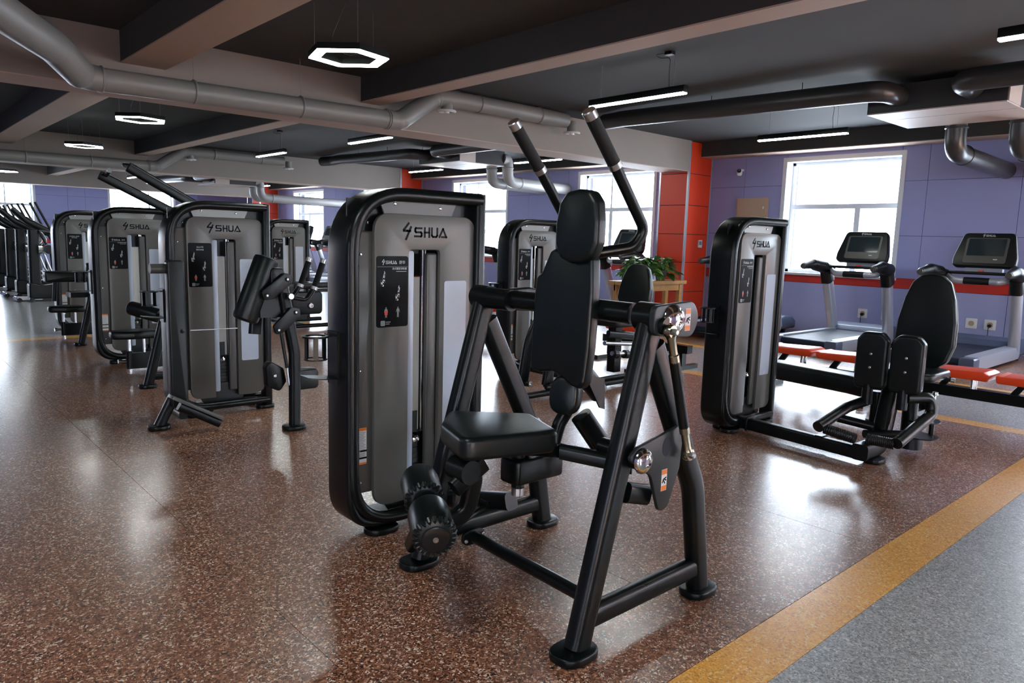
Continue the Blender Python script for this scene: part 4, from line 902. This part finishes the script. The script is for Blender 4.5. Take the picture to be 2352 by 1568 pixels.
t.part('cross_arm', MB().tube([(4.98, 2.14, .27), (5.10, 1.95, .23)], .03, 14), 'frame'); t.part('cross_arm', MB().tube([(5.05, 1.98, .18), (5.3, 1.78, .18)], .028, 14), 'frame')
t.part('pivot_tube', MB().tube([(5.50, 1.86, .10), (5.50, 1.86, .44)], .05, 20), 'frame'); t.part('pivot_tube', MB().tube([(5.42, 2.06, .12), (5.42, 2.06, .42)], .04, 18), 'frame')
for z, r in ((.235, .12), (.12, .12)): t.part('stop_disc', MB().lathe([(r, 0), (r, .008), (0, .008)], ax((5.56, 1.80, z), (0, 0, 1)), 32), 'frame')
t.part('counterweight', MB().tube([(5.52, 1.84, .035), (5.52, 1.84, .115)], .075, 20), 'black')
t.part('pin_sleeve', MB().tube([(5.66, 1.76, .10), (5.66, 1.76, .26)], .018, 14), 'frame')
t.part('stop_pin', MB().lathe([(0, 0), (.007, 0), (.007, .16), (.018, .163), (.020, .172), (.018, .186), (.010, .19), (0, .19)], ax((5.66, 1.76, .25), (0, 0, 1)), 14), 'chrome')
t.part('side_handle', MB().tube([(5.60, 1.74, .55), (5.62, 1.66, .545)], .014, 12), 'foam'); t.part('grip_cap', MB().tube([(5.62, 1.66, .545), (5.625, 1.635, .543)], .018, 14), 'steel')

# ================================================================ TREADMILLS
def treadmill():
    t = Thing('treadmill', (0, 0, 0), 'x', 'treadmill', 'treadmills facing the window wall', local=True)
    P = t.part
    for s_ in (-1, 1):
        ra = P('side_rail', MB().prism([(s_ * .33, .05), (s_ * .47, .05), (s_ * .48, .10), (s_ * .46, .205), (s_ * .33, .215)], -.10, 1.62, ax((0, 0, 0), (1, 0, 0), (0, 1, 0)), .0), 'tmgrey')
        if s_ < 0: P('brand_mark', logo(.30, .13, .19, ax((0, -.476, 0), (0, -1, .13), (1, 0, 0))), 'printdk', sub=ra)
        ec = P('end_cap', MB().prism(rr(.165, .165, .03, 3), .0, .20, ax((-.28, s_ * .405, .128), (1, 0, 0), (0, 1, 0)), .012), 'tmhood')
        P('end_bolt', MB().tube([(-.279, s_ * .385, .10), (-.284, s_ * .385, .10)], .012, 10), 'black', sub=ec)
        P('upright', MB().sweep([(1.62, s_ * .41, .10), (1.30, s_ * .44, 1.0)], rr(.17, .12, .04, 3), (0, 1, 0)), 'tmgrey')
        P('upright_collar', MB().sweep([(1.33, s_ * .44, .93), (1.26, s_ * .44, 1.11)], rr(.20, .145, .04, 3), (0, 1, 0)), 'black')
        arm = rc([V(.62, s_ * .50, 1.165), V(.92, s_ * .49, 1.19), V(1.22, s_ * .47, 1.15), V(1.38, s_ * .42, 1.12)], [0, .3, .2, 0], 5)
        P('arm_rest', MB().tube(arm, [.045, .066, .074, .078, .08, .084, .088, .092, .095, .095, .092, .088, .08, .07][:len(arm)], 16), 'black')
        P('arm_tip', MB().tube([(.645, s_ * .50, 1.167), (.60, s_ * .50, 1.163)], [.050, .036], 16), 'greydk')
        P('wheel_foot', MB().tube([(1.85, s_ * .34, .035), (1.85, s_ * .42, .035)], .035, 14), 'black')
        P('level_foot', MB().tube([(-.15, s_ * .36, 0), (-.15, s_ * .36, .06)], .03, 12), 'black')
    P('belt', MB().prism(rr(2.0, .11, .054, 6, .78, .135), -.325, .325, ax((0, 0, 0), (0, -1, 0), (1, 0, 0)), 0), 'belt')
    P('deck_frame', MB().box((-.1, -.33, .04), (1.95, .33, .07)), 'black')
    hp = [(1.52, .06), (2.16, .06), (2.17, .20), (2.05, .275), (1.80, .30), (1.60, .265), (1.50, .19)]
    P('motor_hood', MB().prism([(p.x, p.y) for p in rc(hp, .05, 4, True)], -.46, .46, ax((0, 0, 0), (0, -1, 0), (1, 0, 0)), .05, 4), 'tmhood')
    P('front_bar', MB().tube(rc([V(1.36, -.45, 1.13), V(1.20, -.26, 1.06), V(1.20, .26, 1.06), V(1.36, .45, 1.13)], .12, 5), .045, 14), 'tmgrey', label='silver front bar with a dark sensor grip')
    P('sensor_grip', MB().tube([(1.20, -.15, 1.06), (1.20, .15, 1.06)], .048, 14), 'black')
    P('tray', MB().prism(rr(.80, .20, .06, 4), -.02, .02, ax((1.40, 0, 1.16), (0, 0, 1), (0, 1, 0)), .01), 'black')
    P('stop_key', MB().box((1.30, -.03, 1.18), (1.35, .03, 1.196)), 'benchred')
    mc = ax((1.47, 0, 1.46), (-.93, 0, .36), (0, -1, 0))
    co = [(p.x, p.y) for p in rc([(-.375, -.235), (.375, -.235), (.375, -.10), (.30, .245), (-.30, .245), (-.375, -.10)], [.07, .07, .1, .07, .07, .1], 6, True)]
    P('console', MB().prism(co, -.07, .03, mc, .022, 4), 'black')
    fr = P('console_face', MB().prism(rr(.50, .36, .03, 4, 0, -.01), .03, .034, mc, .002, 1), 'greydk')
    P('screen', MB().prism(rr(.44, .24, .01, 3, 0, .035), .034, .036, mc, 0), 'screen', sub=fr)
    P('button', MB().prism(rr(.05, .012, .005, 2, .13, -.135), .034, .036, mc, 0), 'print', sub=fr)
    P('brand_mark', logo(0, .203, .15, mc @ Matrix.Translation((0, 0, .0302)), .001), 'print')
    P('console_neck', MB().box((1.42, -.22, 1.17), (1.50, .22, 1.26)), 'tmgrey')
    P('console_back', MB().prism(rr(.56, .34, .1, 4), -.11, -.07, mc, .02), 'tmgrey')
    P('cable', MB().tube([(2.15, .1, .1), (2.22, .1, .02), (2.30, .1, .06)], .006, 6), 'cable')
    return t.o
TM = treadmill()
spots = [(4.68, 'treadmill under the nearest window, its console lit against the glass'), (3.08, 'treadmill at the right frame edge behind the thigh machine, dark console'), (6.45, 'treadmill mostly hidden by the right-hand tower, its arm rest in front of the pillar'),
         (9.15, 'treadmill seen behind the plant just beyond the nearest pillar'), (10.85, 'treadmill hidden behind the head pad, second beyond the nearest pillar'), (12.45, 'treadmill between the front tower and the tower behind it, nearer one'),
         (14.0, 'treadmill partly seen right of the front tower, further one'), (19.6, 'first treadmill beyond the second pillar'), (21.25, 'treadmill with a side-on console left of the front tower'), (22.9, 'far treadmill under the distant window, left of the one with the visible console')]
for i, (y, l) in enumerate(spots):
    o = TM if i == 0 else copy_tree(TM); o.location = (9.80, y, 0.001); o['label'] = l

# ================================================================ BENCHES
def orange_bench(y, label, x=6.98, L=1.02):
    t = Thing('orange_bench', (x, y, 0), label, 'bench', 'orange padded benches in the walkway')
    t.part('rail', MB().box((x - .05, y - L / 2 - .12, .20), (x + .05, y + L / 2 + .12, .29)), 'frame')
    for s_ in (-1, 1):
        yc = y + s_ * L / 4 * 1.04
        pr2 = [(-.235, -.02), (.235, -.02), (.245, .035), (.20, .055), (-.20, .040), (-.245, .05)]
        t.part('bench_pad', MB().prism([(p.x, p.y) for p in rc(pr2, .02, 3, True)], -.16, .16, ax((x, yc, .40), (-1, 0, 0), (0, -1, 0)), .012, 3), 'benchred')
        for dx in (-.12, .12): t.part('pad_stay', MB().tube([(x + dx * .3, yc - .1, .29), (x + dx * .3, yc - .1, .40)], .016, 12), 'chrome')
        t.part('pad_bracket', MB().sweep([(x, yc + .14, .28), (x, yc + .06, .40)], rr(.05, .06, .01, 2), (1, 0, 0)), 'frame')
        t.part('foot_bar', MB().box((x - .28, y + s_ * (L / 2 + .02) - .03, .0), (x + .28, y + s_ * (L / 2 + .02) + .03, .05)), 'frame')
        t.part('bench_leg', MB().box((x - .04, y + s_ * (L / 2 + .02) - .03, .05), (x + .04, y + s_ * (L / 2 + .02) + .03, .2)), 'frame')
orange_bench(3.22, 'orange padded bench between the right-hand tower and the knee pads'); orange_bench(1.72, 'orange padded bench at the right frame edge behind the thigh machine')
orange_bench(5.35, 'orange bench mostly hidden behind the right-hand tower, tip beside the push rod'); orange_bench(7.95, 'orange bench whose end shows in the gap right of the front tower')
t = Thing('curved_bench', (6.25, 2.9, 0), 'black curved padded bench in front of the orange benches, right of the tower', 'bench')
t.part('curved_pad', MB().sweep(rc([V(6.18, 3.75, .30), V(6.20, 3.2, .325), V(6.24, 2.6, .30), V(6.27, 2.2, .26)], [0, .8, .8, 0], 6), rr(.26, .155, .04, 4), (0, 0, 1)), 'pad')
t.part('bench_leg', MB().box((6.17, 3.55, .032), (6.23, 3.61, .24)), 'frame'); t.part('bench_leg', MB().box((6.22, 2.34, .032), (6.28, 2.40, .21)), 'frame'); foot(t, 6.2, 3.58, .09, .07); foot(t, 6.25, 2.37, .09, .07)

# ================================================================ TABLE AND PLANT
t = Thing('wooden_table', (10.3, 7.76, 0), 'rustic wooden side table standing against the nearest pillar', 'table')
x0, x1, y0, y1, H = 9.30, 10.95, 7.56, 7.96, .80
for k in range(3): t.part('plank', MB().box((x0, y0 + k * .134, H - .06), (x1, y0 + k * .134 + .13, H)), 'wood')
for y in (y0 + .03, y1 - .07): t.part('apron', MB().box((x0 + .1, y, H - .17), (x1 - .1, y + .03, H - .062)), 'wood')
for x in (x0 + .1, x1 - .18):
    for y in (y0 + .02, y1 - .09): t.part('leg', MB().box((x, y, 0), (x + .08, y + .07, H - .062)), 'wood')
t.part('lower_shelf', MB().box((x0 + .12, y0 + .05, .22), (x1 - .12, y1 - .05, .25)), 'wood')
def leaf_mesh(nm, m, L, w):
    mb = MB(); R = []
    for k in range(7):
        u = k / 6; ww = w * math.sin(PI * min(1, u * .93 + .05)) ** .8 * (1 - .35 * u); z = -.35 * L * u * u
        R.append([V(-ww, u * L, z + .12 * ww), V(0, u * L, z - .1 * ww), V(ww, u * L, z + .12 * ww)])
    for k in range(6):
        b = len(mb.v)
        mb.add([*R[k], *R[k + 1]], [(0, 1, 4, 3), (1, 2, 5, 4)])
    return mesh(nm, mb, m, 60)
def plant(x, y, z, label, pot_r, n, spread, seed, pm='pot'):
    rnd = random.Random(seed)
    p = Thing('potted_plant', (x, y, z), label + ' trailing leaves on the wooden table', 'plant')
    p.part('pot_body', MB().lathe([(pot_r * .72, 0), (pot_r, .15), (pot_r * 1.06, .15), (pot_r * 1.06, .17), (pot_r * .93, .17), (pot_r * .9, .14), (0, .14)], ax((x, y, z), (0, 0, 1)), 24), pm)
    p.part('soil', MB().lathe([(pot_r * .9, .142), (pot_r * .5, .152), (0, .155)], ax((x, y, z), (0, 0, 1)), 18), 'soil')
    q = p; up = V(0, 0, .152)
    ms = [leaf_mesh('leaf', 'leaf', .15, .045), leaf_mesh('leaf', 'leafdk', .14, .048), leaf_mesh('leaf', 'leaf', .11, .035)]
    for k in range(n):
        a = rnd.uniform(0, 2 * PI); el = rnd.random(); r = spread * (.25 + .75 * rnd.random()) ; h = .05 + .25 * (1 - (r / spread) ** 1.5) * rnd.uniform(.6, 1.1) - .10 * (r / spread) ** 3
        tip = V(math.cos(a) * r, math.sin(a) * r * .62, h)
        tip = tip + up; st = MB().tube([up, up + (tip - up) * .5 + V(0, 0, .06), tip], .0022, 5); so_ = obj('stem', st, 'leafdk', q.o)
        m = ms[rnd.randrange(3)]; lo = bpy.data.objects.new('leaf', m); COL.objects.link(lo); lo.parent = q.o
        lo.location = tip; lo.rotation_euler = (rnd.uniform(-.5, .35), rnd.uniform(-.4, .4), a - PI / 2 + rnd.uniform(-.6, .6)); s_ = rnd.uniform(.8, 1.35); lo.scale = (s_, s_, s_)
plant(9.85, 7.74, H, 'left, brighter plant with', .12, 110, .38, 3); plant(10.50, 7.80, H, 'right, darker plant with', .11, 90, .32, 8, 'greydk')

# ================================================================ CROSS TRAINERS
def cross_trainer():
    t = Thing('cross_trainer', (0, 0, 0), 'x', 'cross trainer', 'cross trainers by the far windows', local=True); P = t.part
    P('main_column', MB().sweep([(0, 0, .06), (.01, 0, .75), (.02, 0, 1.34)], rr(.19, .16, .05, 4), (0, 1, 0)), 'black')
    P('base_housing', MB().prism([(p.x, p.y) for p in rc([(-.12, .05), (1.05, .05), (1.08, .30), (.55, .36), (.15, .30), (-.12, .36)], .06, 5, True)], -.15, .15, ax((0, 0, 0), (0, -1, 0), (1, 0, 0)), .03, 3), 'black')
    for x in (-.30, -.10):
        P('foot_bar', MB().tube([(x, -.26, .045), (x, .26, .045)], .042, 12), 'gloss'); 
    for x in (.5, 1.0): P('foot_bar', MB().box((x - .03, -.28, 0), (x + .03, .28, .05)), 'frame')
    P('front_beam', MB().box((-.32, -.06, .03), (.1, .06, .10)), 'steel')
    fa = rc([V(.62, 0, 1.24), V(.25, 0, 1.32), V(-.08, 0, 1.50), V(-.30, 0, 1.72)], [0, .3, .3, 0], 5)
    P('console_fairing', MB().sweep(fa, rr(.10, .26, .045, 4), (0, 1, 0)), 'black')
    P('console_trim', MB().sweep([p + V(.03, 0, .055) for p in fa[3:-1]], rr(.015, .15, .006, 2), (0, 1, 0)), 'greylt')
    for s_ in (-1, 1):
        P('arm_lever', MB().tube(rc([V(.50, s_ * .30, .34), V(.46, s_ * .30, .95), V(.24, s_ * .29, 1.38), V(.03, s_ * .27, 1.86)], .2, 6), .021, 10), 'black')
        P('fixed_handle', MB().tube(rc([V(.10, s_ * .10, 1.34), V(.34, s_ * .24, 1.30), V(.44, s_ * .24, 1.10), V(.20, s_ * .16, .98)], .1, 5), .018, 10), 'steel')
        P('pivot_cap', MB().tube([(.20, s_ * .10, .99), (.20, s_ * .33, .99)], .085, 16), 'gloss'); P('pivot_ring', MB().tube([(.06, s_ * .12, .99), (.12, s_ * .12, .99)], .09, 16), 'steel')
        P('link_rod', MB().tube(rc([V(.12, s_ * .28, .92), V(.22, s_ * .28, .60), V(.42, s_ * .28, .34)], .2, 5), .020, 8), 'steel')
        P('pedal_bar', MB().tube([(.42, s_ * .2, .34), (1.25, s_ * .2, .30)], .025, 8), 'steel')
        P('pedal', MB().prism(rr(.36, .15, .04, 3), 0, .04, Matrix.Translation((1.05, s_ * .2, .33)), .01), 'black')
    return t.o
E1 = cross_trainer()
for i, (x, y, l) in enumerate(((2.53, 16.4, 'nearest cross trainer of the row at the far left'), (2.50, 17.6, 'second nearest cross trainer of the row'), (2.50, 18.9, 'third cross trainer of the row from the front'), (2.52, 20.2, 'furthest cross trainer of the row, cut by the left frame edge'))):
    o = E1 if i == 0 else copy_tree(E1); o.location = (x, y, 0.001); o['label'] = l
